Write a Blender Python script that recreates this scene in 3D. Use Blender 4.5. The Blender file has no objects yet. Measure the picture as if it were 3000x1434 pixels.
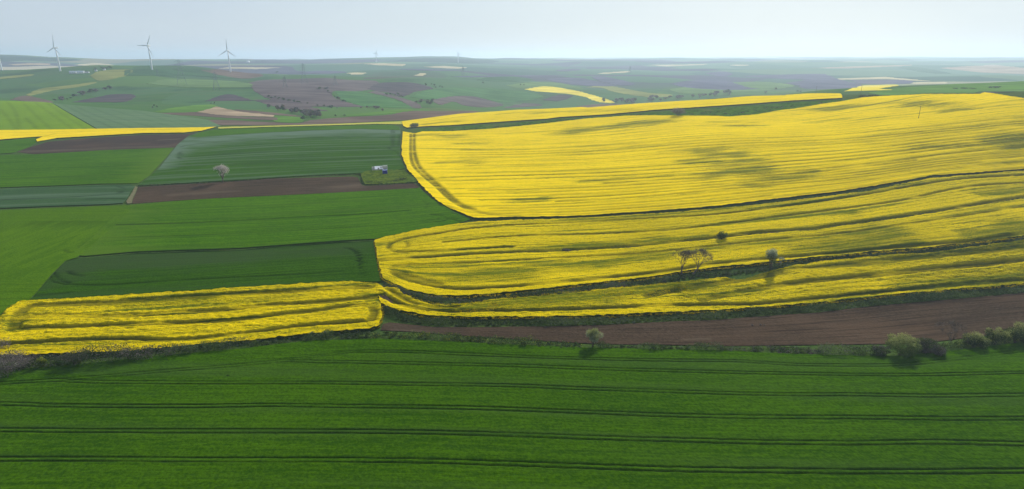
import bpy, math, random
import numpy as np
from mathutils import Vector, Matrix

random.seed(7)
RNG = np.random.default_rng(7)
SC = bpy.context.scene
COL = SC.collection

# ------------------------------------------------------------------ camera, sky, sun, exposure
CAM_H = 110.0
PITCH = math.radians(17.5)
FPX, CX, CY = 1750.0, 1500.0, 717.0
cam_d = bpy.data.cameras.new('camera')
cam_d.sensor_width = 36.0
cam_d.lens = FPX / 3000.0 * 36.0
cam_d.clip_start = 1.0
cam_d.clip_end = 90000.0
cam = bpy.data.objects.new('camera', cam_d)
cam.location = (0, 0, CAM_H)
cam.rotation_euler = (math.pi / 2 - PITCH, 0, 0)
COL.objects.link(cam)
SC.camera = cam

SKYL, SKYR = (4.6, 5.35, 6.35), (5.55, 6.25, 6.8)
SUN_EL, SUN_AZ = math.radians(27), math.radians(24)      # azimuth clockwise from +Y (view direction)
world = bpy.data.worlds.new('World')
SC.world = world
world.use_nodes = True
wn, wl = world.node_tree.nodes, world.node_tree.links
wn.clear()
w_out = wn.new('ShaderNodeOutputWorld')
w_bg = wn.new('ShaderNodeBackground')
w_sky = wn.new('ShaderNodeTexSky')
w_sky.sky_type = 'NISHITA'
w_sky.sun_disc = False
w_sky.sun_elevation = SUN_EL
w_sky.sun_rotation = SUN_AZ
w_sky.altitude = 200
w_sky.air_density = 1.0
w_sky.dust_density = 0.6
w_sky.ozone_density = 1.5
w_bg.inputs['Strength'].default_value = 0.10
# thin high cloud veil: dense towards the horizon, thinning overhead, with soft streaks
w_tc = wn.new('ShaderNodeTexCoord')
w_map = wn.new('ShaderNodeMapping')
w_map.inputs['Scale'].default_value = (1.2, 1.2, 6.0)
w_noise = wn.new('ShaderNodeTexNoise')
w_noise.inputs['Scale'].default_value = 2.2
w_noise.inputs['Detail'].default_value = 5
w_noise.inputs['Roughness'].default_value = 0.5
w_sep = wn.new('ShaderNodeSeparateXYZ')
w_el = wn.new('ShaderNodeMapRange')
w_el.interpolation_type = 'SMOOTHSTEP'
w_el.inputs['From Min'].default_value = 0.0
w_el.inputs['From Max'].default_value = 0.55
w_el.inputs['To Min'].default_value = 0.90
w_el.inputs['To Max'].default_value = 0.15
w_ramp = wn.new('ShaderNodeMapRange')
w_ramp.inputs['From Min'].default_value = 0.32
w_ramp.inputs['From Max'].default_value = 0.68
w_ramp.inputs['To Min'].default_value = 0.0
w_ramp.inputs['To Max'].default_value = 1.0
w_side = wn.new('ShaderNodeMapRange')          # the veil is brighter on the sun's side
w_side.interpolation_type = 'SMOOTHSTEP'
w_side.inputs['From Min'].default_value = -0.52
w_side.inputs['From Max'].default_value = 0.05
w_side.inputs['To Min'].default_value = 0.0
w_side.inputs['To Max'].default_value = 1.0
w_sum = wn.new('ShaderNodeMath'); w_sum.operation = 'MULTIPLY_ADD'
w_sum.inputs[1].default_value = 0.55
w_cl = wn.new('ShaderNodeMath'); w_cl.operation = 'MULTIPLY'; w_cl.inputs[1].default_value = 0.78
w_veil = wn.new('ShaderNodeMix'); w_veil.data_type = 'RGBA'
w_veil.inputs[6].default_value = (SKYL[0], SKYL[1], SKYL[2], 1)
w_veil.inputs[7].default_value = (SKYR[0], SKYR[1], SKYR[2], 1)
w_mix = wn.new('ShaderNodeMix'); w_mix.data_type = 'RGBA'
wl.new(w_tc.outputs['Generated'], w_map.inputs['Vector'])
wl.new(w_tc.outputs['Generated'], w_sep.inputs[0])
wl.new(w_map.outputs[0], w_noise.inputs['Vector'])
wl.new(w_noise.outputs['Fac'], w_ramp.inputs['Value'])
wl.new(w_sep.outputs[2], w_el.inputs['Value'])
wl.new(w_sep.outputs[0], w_side.inputs['Value'])
wl.new(w_ramp.outputs[0], w_sum.inputs[0])
wl.new(w_side.outputs[0], w_sum.inputs[2])
wl.new(w_sum.outputs[0], w_cl.inputs[0])
wl.new(w_cl.outputs[0], w_veil.inputs[0])
wl.new(w_el.outputs[0], w_mix.inputs[0])
wl.new(w_sky.outputs[0], w_mix.inputs[6])
wl.new(w_veil.outputs[2], w_mix.inputs[7])
wl.new(w_mix.outputs[2], w_bg.inputs['Color'])
wl.new(w_bg.outputs[0], w_out.inputs['Surface'])

sun_d = bpy.data.lights.new('sun', 'SUN')
sun_d.energy = 5.0
sun_d.angle = math.radians(1.0)
sun_d.color = (1.0, 0.94, 0.84)
sun = bpy.data.objects.new('sun', sun_d)
sdir = Vector((math.sin(SUN_AZ) * math.cos(SUN_EL), math.cos(SUN_AZ) * math.cos(SUN_EL), math.sin(SUN_EL)))
sun.rotation_euler = (-sdir).to_track_quat('-Z', 'Y').to_euler()
sun.location = sdir * 500
COL.objects.link(sun)

SC.view_settings.view_transform = 'Standard'
SC.view_settings.look = 'None'
SC.view_settings.exposure = 0.22
SC.view_settings.gamma = 1.0
SC.render.engine = 'CYCLES'
SC.cycles.use_denoising = True
SC.cycles.max_bounces = 5
SC.cycles.volume_bounces = 1
SC.cycles.transparent_max_bounces = 4

# ------------------------------------------------------------------ photogrammetry helpers
def tan_dep(v):
    """tangent of the depression angle below the horizon for photo row v"""
    return np.tan(PITCH + np.arctan((np.asarray(v, float) - CY) / FPX))
def lat(u, v):
    """X / Y of the ray through photo pixel (u, v)"""
    yv = (np.asarray(v, float) - CY) / FPX
    return (np.asarray(u, float) - CX) / FPX / (math.cos(PITCH) - yv * math.sin(PITCH))

def smooth(a, b, x):
    t = np.clip((x - a) / (b - a), 0, 1)
    return t * t * (3 - 2 * t)
def _hash(ix, iy, seed):
    n = np.sin(ix * 127.1 + iy * 311.7 + seed * 74.7) * 43758.5453
    return n - np.floor(n)
def vnoise(x, y, seed=0):
    x = np.asarray(x, float); y = np.asarray(y, float)
    ix, iy = np.floor(x), np.floor(y)
    fx, fy = x - ix, y - iy
    fx = fx * fx * fx * (fx * (fx * 6 - 15) + 10); fy = fy * fy * fy * (fy * (fy * 6 - 15) + 10)
    a, b = _hash(ix, iy, seed), _hash(ix + 1, iy, seed)
    c, d = _hash(ix, iy + 1, seed), _hash(ix + 1, iy + 1, seed)
    return (a + (b - a) * fx) * (1 - fy) + (c + (d - c) * fx) * fy - 0.5

# terrain control heights per azimuth column: u (at horizon row) -> [(forward distance, height)]
PLAIN_L = [(9000, 44), (13000, 26), (20000, -14), (32000, -92)]
PLAIN_M = [(9000, 60), (13000, 56), (20000, 44), (32000, 8)]
PLAIN_R = [(9500, 60), (13000, 62), (20000, 66), (32000, 48)]
NEAR = [(40, 0), (80, 0), (130, 0), (200, 0), (300, 0)]
COLUMNS = {
    -300: NEAR + [(450, 0), (600, 0), (750, 0), (870, 0), (960, 0), (1100, 7), (1300, 19), (1450, 12), (1650, 3), (2000, 20), (2400, 43), (2700, 58), (3300, 28), (4200, 40), (6000, 138)] + PLAIN_L,
    0: NEAR + [(450, 0), (600, 0), (750, 0), (870, 0), (960, 0), (1100, 6), (1300, 17.5), (1450, 10), (1650, 2), (2000, 19), (2400, 42), (2700, 57), (3300, 26), (4200, 38), (6000, 132)] + PLAIN_L,
    300: NEAR + [(450, 0), (600, 0), (750, 0), (870, 0), (960, 0), (1040, 2), (1180, 5.5), (1350, 9), (1500, 2), (1700, 6), (1950, 21), (2350, 50), (2500, 61), (3000, 26), (4000, 26), (5200, 56), (6500, 74)] + PLAIN_L,
    600: NEAR + [(450, 0), (600, 0), (750, 0), (870, 0), (960, 0), (1040, -1), (1130, -2), (1250, 0), (1380, 4), (1650, 11), (2000, 19), (2350, 43), (2500, 61), (3000, 26), (4000, 26), (5200, 54), (6500, 66)] + PLAIN_L,
    900: NEAR + [(450, 0), (600, 0), (750, 0), (870, 0), (960, 0), (1040, 0), (1130, -1), (1250, -2), (1500, 3), (1800, 12.5), (2150, 25), (2600, 53), (3000, 30), (4000, 36), (5200, 54), (6500, 62)] + PLAIN_L,
    1200: NEAR + [(450, 0.5), (600, 1), (750, 1.5), (870, 1.5), (960, 1.5), (1040, 1), (1200, 0), (1300, -2), (1450, -3), (1800, 2), (2150, 12), (2700, 33), (3000, 44), (4000, 45), (6000, 62), (7500, 96)] + PLAIN_L[1:],
    1500: NEAR + [(440, 1), (580, 3.5), (700, 6.5), (800, 9.5), (950, 15.5), (1080, 18), (1230, 3), (1500, -20), (2000, -32), (2400, -20), (2900, -5), (3500, 20), (4500, 33), (6500, 55)] + PLAIN_M,
    1800: NEAR + [(430, 5), (540, 11), (640, 15), (720, 19), (850, 25), (1000, 33), (1180, 15), (1500, -12), (2000, -38), (2600, -31), (3200, -17), (4000, 7), (5000, 24), (7000, 50)] + PLAIN_M,
    2100: NEAR + [(415, 9), (510, 16), (580, 22), (650, 28), (760, 34), (850, 40), (980, 46), (1180, 26), (1500, 0), (2100, -34), (2800, -27), (3300, -21), (4200, 2), (5500, 31), (8000, 50)] + PLAIN_R[1:],
    2400: NEAR + [(340, 5), (405, 11), (490, 20), (545, 27), (600, 34), (690, 41), (790, 49), (880, 57), (1050, 44), (1250, 44), (1600, 20), (2200, -20), (2800, -17), (3500, -9), (4500, 8), (6000, 42)] + PLAIN_R,
    2700: NEAR + [(335, 7), (400, 12.5), (480, 22), (520, 31), (560, 39), (620, 48), (690, 57), (780, 64.5), (980, 50), (1150, 51), (1300, 52), (1700, 25), (2500, -5), (3400, -6), (4500, 8), (6000, 42)] + PLAIN_R,
    3000: NEAR + [(335, 8), (400, 13), (480, 23), (510, 32), (540, 42), (590, 51), (650, 63), (700, 69), (880, 58), (1150, 54), (1350, 58), (1800, 30), (2500, 0), (3400, 4), (4500, 8), (6000, 42)] + PLAIN_R,
    3300: NEAR + [(335, 8), (400, 13), (480, 23), (510, 33), (540, 43), (590, 53), (650, 64), (700, 69), (880, 60), (1150, 56), (1350, 60), (1800, 32), (2500, 2), (3400, 6), (4500, 10), (6000, 44)] + PLAIN_R,
}
SSC = 1.6
pts = []
for u_, lst in COLUMNS.items():
    s_ = float(lat(u_, 330))
    for (Y_, z_) in lst:
        pts.append((s_ * SSC, math.log(Y_), z_))
pts = np.array(pts)
def _kern(r2):
    return 0.5 * r2 * np.log(r2 + 1e-12)
def _fit():
    n = len(pts)
    d2 = ((pts[:, None, :2] - pts[None, :, :2]) ** 2).sum(-1)
    A = np.zeros((n + 3, n + 3))
    A[:n, :n] = _kern(d2) + np.eye(n) * 2e-4
    A[:n, n] = 1; A[:n, n + 1:] = pts[:, :2]
    A[n, :n] = 1; A[n + 1:, :n] = pts[:, :2].T
    b = np.concatenate([pts[:, 2], np.zeros(3)])
    return np.linalg.solve(A, b)
TPS = _fit()
# the terrain grid: lateral ratio X/Y and log distance
SG = np.arange(-1.75, 1.7501, 0.01)
QG = np.arange(math.log(40), math.log(32000), 0.012)
def _raw(s, q):
    s = np.asarray(s, float); q = np.asarray(q, float)
    out = np.empty(s.shape).ravel(); S = np.clip(s, -1.15, 1.15).ravel() * SSC; Q = q.ravel()
    for i in range(0, len(S), 20000):
        j = slice(i, i + 20000)
        r2 = (S[j, None] - pts[None, :, 0]) ** 2 + (Q[j, None] - pts[None, :, 1]) ** 2
        out[j] = _kern(r2) @ TPS[:-3] + TPS[-3] + TPS[-2] * S[j] + TPS[-1] * Q[j]
    out = out.reshape(s.shape)
    Y = np.exp(q); X = s * Y
    amp = smooth(1300, 2300, Y) * 34 + smooth(3500, 8000, Y) * 12
    out = out * 1.0 + amp * (1.1 * vnoise(X / 800, Y / 620, 3) + 0.45 * vnoise(X / 360, Y / 300, 5))
    out = out + smooth(7000, 13000, Y) * 34 * vnoise(X / 3800, Y / 5200, 13)
    out = out + smooth(380, 700, Y) * (1 - smooth(1200, 1500, Y)) * 1.6 * vnoise(X / 140, Y / 120, 9)
    return out
SS, QQ = np.meshgrid(SG, QG)
HG = _raw(SS, QQ)
def ground(x, y):
    x = np.asarray(x, float); y = np.maximum(np.asarray(y, float), 40.5)
    s = np.clip((x / y - SG[0]) / 0.01, 0, len(SG) - 1.001)
    q = np.clip((np.log(y) - QG[0]) / 0.012, 0, len(QG) - 1.001)
    i, j = q.astype(int), s.astype(int)
    fq, fs = q - i, s - j
    return (HG[i, j] * (1 - fs) + HG[i, j + 1] * fs) * (1 - fq) + (HG[i + 1, j] * (1 - fs) + HG[i + 1, j + 1] * fs) * fq

def locate(uv, yr=(60, 30000)):
    """plan points (x, y) where the sight lines through photo points meet the terrain"""
    uv = np.asarray(uv, float).reshape(-1, 2)
    Ys = np.exp(np.linspace(math.log(yr[0]), math.log(yr[1]), 500))
    t = tan_dep(uv[:, 1])[:, None]; l = lat(uv[:, 0], uv[:, 1])[:, None]
    gap = (CAM_H - Ys[None] * t) - ground(l * Ys[None], np.repeat(Ys[None], len(uv), 0))
    neg = gap <= 0
    first = np.argmax(neg, 1)
    none = ~neg.any(1)
    near = np.argmin(np.abs(gap) / Ys[None], 1)
    out = []
    for k in range(len(uv)):
        i = first[k]
        if none[k] or i == 0:
            Y = Ys[near[k]] if none[k] else Ys[0]
        else:
            a, b = gap[k, i - 1], gap[k, i]
            Y = Ys[i - 1] + (Ys[i] - Ys[i - 1]) * a / (a - b)
        out.append((l[k, 0] * Y, Y))
    return np.array(out)
def at(u, v, yr=(60, 30000)):
    x, y = locate([(u, v)], yr)[0]
    return Vector((float(x), float(y), float(ground(x, y))))
def metres_per_px(p):
    return (p.y * math.cos(PITCH) + (CAM_H - p.z) * math.sin(PITCH)) / FPX
def densify(uv, step=25.0, closed=False):
    uv = [tuple(map(float, p)) for p in uv]
    if closed: uv = uv + [uv[0]]
    out = []
    for a, b in zip(uv[:-1], uv[1:]):
        n = max(1, int(math.hypot(b[0] - a[0], b[1] - a[1]) / step))
        for k in range(n):
            f = k / n
            out.append((a[0] + (b[0] - a[0]) * f, a[1] + (b[1] - a[1]) * f))
    if not closed: out.append(uv[-1])
    return out
def curve(uv, n=5):
    P = np.array(uv, float)
    if len(P) < 3: return [tuple(p) for p in P]
    Q = np.vstack([2 * P[0] - P[1], P, 2 * P[-1] - P[-2]])
    out = []
    for i in range(1, len(Q) - 2):
        for k in range(n):
            t = k / n
            a, b, c, d = Q[i - 1], Q[i], Q[i + 1], Q[i + 2]
            out.append(tuple(0.5 * (2 * b + (c - a) * t + (2 * a - 5 * b + 4 * c - d) * t * t + (3 * b - a - 3 * c + d) * t ** 3)))
    out.append(tuple(P[-1]))
    return out

def tag(o, label=None, cat=None, group=None, kind=None):
    if label: o['label'] = label
    if cat: o['category'] = cat
    if group: o['group'] = group
    if kind: o['kind'] = kind
    return o
def empty(name, loc, rz=0):
    o = bpy.data.objects.new(name, None)
    o.location = loc; o.rotation_euler = (0, 0, rz)
    o.empty_display_size = 0.5
    COL.objects.link(o)
    return o
def mesh_obj(name, verts, faces, mats, parent=None, smooth_=False, mat_idx=None):
    me = bpy.data.meshes.new(name)
    verts = np.asarray(verts, np.float32)
    if isinstance(faces, np.ndarray):
        k = faces.shape[1]; nf = len(faces)
        me.vertices.add(len(verts)); me.vertices.foreach_set('co', verts.ravel())
        me.loops.add(nf * k); me.loops.foreach_set('vertex_index', faces.astype(np.int32).ravel())
        me.polygons.add(nf); me.polygons.foreach_set('loop_start', np.arange(0, nf * k, k, dtype=np.int32))
        me.update(calc_edges=True)
    else:
        me.from_pydata([tuple(map(float, v)) for v in verts], [], faces)
        me.update()
    for m in (mats if isinstance(mats, (list, tuple)) else [mats]): me.materials.append(m)
    if mat_idx is not None: me.polygons.foreach_set('material_index', np.asarray(mat_idx, np.int32))
    if smooth_: me.polygons.foreach_set('use_smooth', np.ones(len(me.polygons), bool))
    o = bpy.data.objects.new(name, me)
    COL.objects.link(o)
    if parent: o.parent = parent
    return o
def add_attr(o, name, data):
    data = np.asarray(data, np.float32)
    if data.ndim == 1:
        a = o.data.attributes.new(name, 'FLOAT', 'POINT'); a.data.foreach_set('value', data)
    else:
        a = o.data.attributes.new(name, 'FLOAT_VECTOR', 'POINT'); a.data.foreach_set('vector', data.ravel())

# ------------------------------------------------------------------ materials
class G:
    """small node-graph writer"""
    def __init__(self, name):
        self.m = bpy.data.materials.new(name); self.m.use_nodes = True
        self.n, self.l = self.m.node_tree.nodes, self.m.node_tree.links
        self.n.clear()
        self.out = self.n.new('ShaderNodeOutputMaterial')
    def put(self, node, key, v):
        if v is None: return
        s = node.inputs[key]
        if isinstance(v, bpy.types.NodeSocket): self.l.new(v, s)
        else:
            if s.type == 'RGBA' and len(v) == 3: v = (*v, 1)
            s.default_value = v
    def math(self, op, a, b=0.0, c=0.0, clamp=False):
        x = self.n.new('ShaderNodeMath'); x.operation = op; x.use_clamp = clamp
        self.put(x, 0, a); self.put(x, 1, b); self.put(x, 2, c)
        return x.outputs[0]
    def mix(self, f, a, b):
        x = self.n.new('ShaderNodeMix'); x.data_type = 'RGBA'
        self.put(x, 0, f); self.put(x, 6, a); self.put(x, 7, b)
        return x.outputs[2]
    def mul(self, a, f):
        x = self.n.new('ShaderNodeVectorMath'); x.operation = 'SCALE'
        self.put(x, 0, a); self.put(x, 3, f)
        return x.outputs[0]
    def attr(self, name, out='Fac'):
        x = self.n.new('ShaderNodeAttribute'); x.attribute_name = name
        return x.outputs[out]
    def pos(self):
        return self.n.new('ShaderNodeNewGeometry').outputs['Position']
    def scale(self, vec, s):
        x = self.n.new('ShaderNodeVectorMath'); x.operation = 'MULTIPLY'
        self.put(x, 0, vec); x.inputs[1].default_value = s
        return x.outputs[0]
    def noise(self, vec, scale=1.0, detail=2.0, rough=0.5, out='Fac'):
        x = self.n.new('ShaderNodeTexNoise')
        self.put(x, 'Vector', vec); x.inputs['Scale'].default_value = scale
        x.inputs['Detail'].default_value = detail; x.inputs['Roughness'].default_value = rough
        return x.outputs[out]
    def rng(self, v, a, b, c=0.0, d=1.0):
        x = self.n.new('ShaderNodeMapRange'); x.interpolation_type = 'SMOOTHSTEP'
        self.put(x, 'Value', v); x.inputs['From Min'].default_value = a; x.inputs['From Max'].default_value = b
        x.inputs['To Min'].default_value = c; x.inputs['To Max'].default_value = d
        return x.outputs[0]
    def bump(self, h, strength, dist):
        x = self.n.new('ShaderNodeBump'); x.inputs['Strength'].default_value = strength
        x.inputs['Distance'].default_value = dist
        self.put(x, 'Height', h)
        return x.outputs[0]
    def bsdf(self, color, rough=0.9, spec=0.15, normal=None, metal=0.0):
        x = self.n.new('ShaderNodeBsdfPrincipled')
        self.put(x, 'Base Color', color); x.inputs['Roughness'].default_value = rough
        x.inputs['Specular IOR Level'].default_value = spec; x.inputs['Metallic'].default_value = metal
        if normal is not None: self.l.new(normal, x.inputs['Normal'])
        self.l.new(x.outputs[0], self.out.inputs['Surface'])
        return self.m
    def leafy(self, color, trans=0.45):
        d = self.n.new('ShaderNodeBsdfDiffuse'); t = self.n.new('ShaderNodeBsdfTranslucent')
        self.put(d, 'Color', color); self.put(t, 'Color', color)
        mx = self.n.new('ShaderNodeMixShader'); mx.inputs[0].default_value = trans
        self.l.new(d.outputs[0], mx.inputs[1]); self.l.new(t.outputs[0], mx.inputs[2])
        self.l.new(mx.outputs[0], self.out.inputs['Surface'])
        return self.m

def mat_plain(name, color, rough=0.7, var=0.12, scale=1.5, spec=0.3, metal=0.0):
    g = G(name)
    n = g.noise(g.pos(), scale, 3)
    c = g.mix(n, tuple(x * (1 - var) for x in color), tuple(min(1, x * (1 + var)) for x in color))
    return g.bsdf(c, rough, spec, metal=metal)

def mat_wheat(name, base, fresh, pale, pale_amt=0.5, streak=1.0, dark=None, bump=0.5, head=None, lines=0.11, line_amt=1.0):
    """green cereal: drill-row streaks along the rows, patches of fresher growth, backlit sheen painted as paler strips, wheel gaps"""
    g = G(name)
    rows = g.attr('rows', 'Vector')
    p = g.pos()
    a = g.noise(g.scale(rows, (0.012, 0.45, 1)), 1.0, 4, 0.6)
    a2 = g.noise(g.scale(rows, (0.004, 0.085, 1)), 1.0, 2, 0.5)
    b = g.noise(p, 0.014, 3, 0.55)
    c = g.noise(g.scale(p, (1.0, 1.0, 0.3)), 0.9, 3, 0.65)
    f = g.math('ADD', g.math('MULTIPLY', g.math('SUBTRACT', a, 0.5), 1.5 * streak), g.math('MULTIPLY', g.math('SUBTRACT', b, 0.5), 1.3))
    f = g.math('ADD', f, g.math('MULTIPLY', g.math('SUBTRACT', c, 0.5), 2.8))
    f = g.math('ADD', f, 0.5, clamp=True)
    m = g.noise(g.scale(rows, (0.16, 0.9, 1)), 1.0, 4, 0.7)
    f = g.math('ADD', f, g.math('MULTIPLY', g.math('SUBTRACT', m, 0.5), 2.6), clamp=True)
    col = g.mix(f, base, fresh)
    sx = g.n.new('ShaderNodeSeparateXYZ'); g.put(sx, 0, rows)
    tt = g.math('ADD', g.math('MULTIPLY', sx.outputs[1], lines), g.math('MULTIPLY', a2, 0.8))
    ln = g.math('ABSOLUTE', g.math('SUBTRACT', g.math('FRACT', tt), 0.5))
    ln = g.math('MULTIPLY', g.rng(ln, 0.0, 0.12, 1.0, 0.0), g.rng(m, 0.35, 0.65, 0.05, 0.55))
    col = g.mix(g.math('MULTIPLY', ln, line_amt), col, tuple(x * 0.4 for x in base))
    col = g.mix(g.math('MULTIPLY', g.rng(a2, 0.47, 0.66), pale_amt), col, pale)  # waxy backlit sheen mixed in as paler strips
    if head is not None:
        col = g.mix(g.attr('sparse'), col, head)
    dk = dark or tuple(x * 0.38 for x in base)
    fleck = g.rng(g.noise(p, 0.55, 2), 0.70, 0.76)
    col = g.mix(g.math('MULTIPLY', fleck, 0.22), col, dk)
    gap = g.attr('gap')
    col = g.mix(g.math('MULTIPLY', gap, 0.92), col, dk)
    nrm = g.bump(g.math('ADD', c, g.math('MULTIPLY', a, 0.7)), bump, 0.5)
    return g.bsdf(col, 1.0, 0.0, nrm)

def mat_rape(name, bright, dull, green, dark, fleck_amt=0.5, fine=1.3, streak=1.0, thin=0.45, lines=0.22):
    """flowering rape: yellow canopy, green showing through along rows, in thin places and in wheel gaps"""
    g = G(name)
    rows = g.attr('rows', 'Vector')
    p = g.pos()
    a = g.noise(g.scale(rows, (0.010, 0.26, 1)), 1.0, 4, 0.6)
    a2 = g.noise(g.scale(rows, (0.0045, 0.075, 1)), 1.0, 3, 0.55)
    b = g.noise(p, 0.02, 3, 0.5)
    c = g.noise(p, fine, 3, 0.7)
    sp = g.attr('sparse'); gap = g.attr('gap')
    col = g.mix(g.rng(g.math('ADD', g.math('MULTIPLY', a, 0.6), g.math('MULTIPLY', b, 0.4)), 0.36, 0.62), dull, bright)
    # green seen between the flower heads; thin places break up into streaks along the rows
    a3 = g.noise(g.scale(rows, (0.05, 0.5, 1)), 1.0, 3, 0.6)
    gr = g.math('MULTIPLY', g.rng(a, 0.50, 0.72), thin * streak)
    gr = g.math('ADD', gr, g.math('MULTIPLY', g.rng(a2, 0.54, 0.70), 0.55 * streak))
    st = g.math('ADD', g.math('MULTIPLY', g.math('SUBTRACT', a, 0.5), 2.4), g.math('MULTIPLY', g.math('SUBTRACT', a3, 0.5), 1.3))
    st = g.math('ADD', st, g.math('MULTIPLY', g.math('SUBTRACT', c, 0.5), 0.8))
    spk = g.rng(g.math('ADD', sp, g.math('MULTIPLY', st, g.math('ADD', g.math('MULTIPLY', g.math('MINIMUM', sp, 0.5), 1.1), 0.12))), 0.10, 1.15)
    gr = g.math('ADD', gr, g.math('MULTIPLY', spk, 0.78))
    gr = g.math('ADD', gr, g.math('MULTIPLY', g.rng(c, 0.48, 0.66), fleck_amt))
    # drill lines parallel to the rows, fading in and out
    sx = g.n.new('ShaderNodeSeparateXYZ'); g.put(sx, 0, rows)
    tt = g.math('ADD', g.math('MULTIPLY', sx.outputs[1], lines), g.math('MULTIPLY', a2, 0.9))
    ln = g.math('ABSOLUTE', g.math('SUBTRACT', g.math('FRACT', tt), 0.5))
    ln = g.math('MULTIPLY', g.rng(ln, 0.0, 0.13, 1.0, 0.0), g.rng(a3, 0.38, 0.62, 0.05, 0.6))
    gr = g.math('ADD', gr, g.math('MULTIPLY', ln, streak))
    gr = g.math('MINIMUM', gr, 1.0)
    col = g.mix(gr, col, green)
    col = g.mix(g.math('MULTIPLY', g.rng(a3, 0.60, 0.74), 0.35), col, dark)
    gp = g.math('MULTIPLY', gap, g.rng(g.math('ADD', g.math('MULTIPLY', c, 0.6), g.math('MULTIPLY', a3, 0.4)), 0.36, 0.6, 1.0, 0.6))
    col = g.mix(gp, col, dark)
    nrm = g.bump(g.math('ADD', c, g.math('MULTIPLY', a, 0.5)), 0.45, 0.4)
    return g.bsdf(col, 1.0, 0.0, nrm)

def mat_soil(name, a_, b_, c_, row=0.5):
    g = G(name)
    rows = g.attr('rows', 'Vector'); p = g.pos()
    a = g.noise(g.scale(rows, (0.008, row, 1)), 1.0, 4, 0.6)
    b = g.noise(p, 0.02, 3, 0.5)
    c = g.noise(p, 0.8, 3, 0.7)
    f = g.math('ADD', g.math('MULTIPLY', a, 0.5), g.math('MULTIPLY', c, 0.5))
    col = g.mix(g.rng(f, 0.38, 0.62), a_, b_)
    col = g.mix(g.math('MULTIPLY', g.rng(b, 0.45, 0.7), 0.6), col, c_)
    a4 = g.noise(g.scale(rows, (0.02, 0.9, 1)), 1.0, 2, 0.6)
    col = g.mix(g.math('MULTIPLY', g.rng(a4, 0.52, 0.64), 0.7), col, tuple(x * 0.6 for x in a_))
    col = g.mix(g.math('MULTIPLY', g.attr('sparse'), 0.6), col, (0.20, 0.155, 0.105))
    nrm = g.bump(g.math('ADD', c, a), 1.0, 0.45)
    return g.bsdf(col, 1.0, 0.0, nrm)

def mat_leaf(name, a_, b_, trans=0.4, scale=0.55):
    g = G(name)
    p = g.pos()
    n = g.noise(p, scale, 3, 0.6)
    n2 = g.noise(p, 4.0, 1, 0.5)
    f = g.math('ADD', g.math('MULTIPLY', n, 0.6), g.math('MULTIPLY', n2, 0.4))
    return g.leafy(g.mix(g.rng(f, 0.36, 0.64), a_, b_), trans)

M = {}
M['wheat_near'] = mat_wheat('wheat_near', (0.020, 0.064, 0.0), (0.050, 0.122, 0.0), (0.042, 0.086, 0.014), 0.4, 1.2, lines=0.45, line_amt=0.35)
M['wheat_bright'] = mat_wheat('wheat_bright', (0.026, 0.090, 0.0), (0.068, 0.165, 0.0), (0.044, 0.100, 0.008), 0.4, 2.2, head=(0.085, 0.16, 0.01))
M['wheat_dark'] = mat_wheat('wheat_dark', (0.016, 0.055, 0.0), (0.034, 0.098, 0.0), (0.030, 0.070, 0.012), 0.6, 1.8, head=(0.036, 0.066, 0.02))
M['wheat_blue'] = mat_wheat('wheat_blue', (0.032, 0.075, 0.028), (0.05, 0.105, 0.035), (0.085, 0.14, 0.08), 0.85, 1.3)
M['wheat_striped'] = mat_wheat('wheat_striped', (0.022, 0.066, 0.008), (0.040, 0.115, 0.0), (0.075, 0.13, 0.062), 0.8, 1.6, head=(0.11, 0.17, 0.11))
M['wheat_lime'] = mat_wheat('wheat_lime', (0.12, 0.23, 0.006), (0.19, 0.31, 0.008), (0.14, 0.25, 0.02), 0.3, 0.9, head=(0.1, 0.2, 0.1))
M['wheat_sage'] = mat_wheat('wheat_sage', (0.09, 0.165, 0.075), (0.115, 0.20, 0.085), (0.15, 0.22, 0.12), 0.6, 0.9)
M['rape'] = mat_rape('rape', (0.82, 0.605, 0.0), (0.60, 0.45, 0.0), (0.125, 0.145, 0.003), (0.030, 0.045, 0.004), 0.75, 1.7, 1.05, 0.75, 0.19)
M['rape_far'] = mat_rape('rape_far', (0.97, 0.70, 0.0), (0.82, 0.59, 0.0), (0.17, 0.18, 0.008), (0.035, 0.05, 0.004), 0.14, 0.6, 0.8, 0.6, 0.085)
M['crop_side'] = mat_plain('crop_side', (0.030, 0.052, 0.012), 0.95, 0.5, 2.0, 0.05)
M['wheat_side'] = mat_plain('wheat_side', (0.035, 0.075, 0.015), 0.95, 0.4, 2.0, 0.05)
M['soil'] = mat_soil('soil', (0.044, 0.031, 0.021), (0.088, 0.061, 0.041), (0.106, 0.068, 0.043))
M['soil_dark'] = mat_soil('soil_dark', (0.044, 0.031, 0.026), (0.070, 0.047, 0.037), (0.10, 0.060, 0.042))

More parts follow.
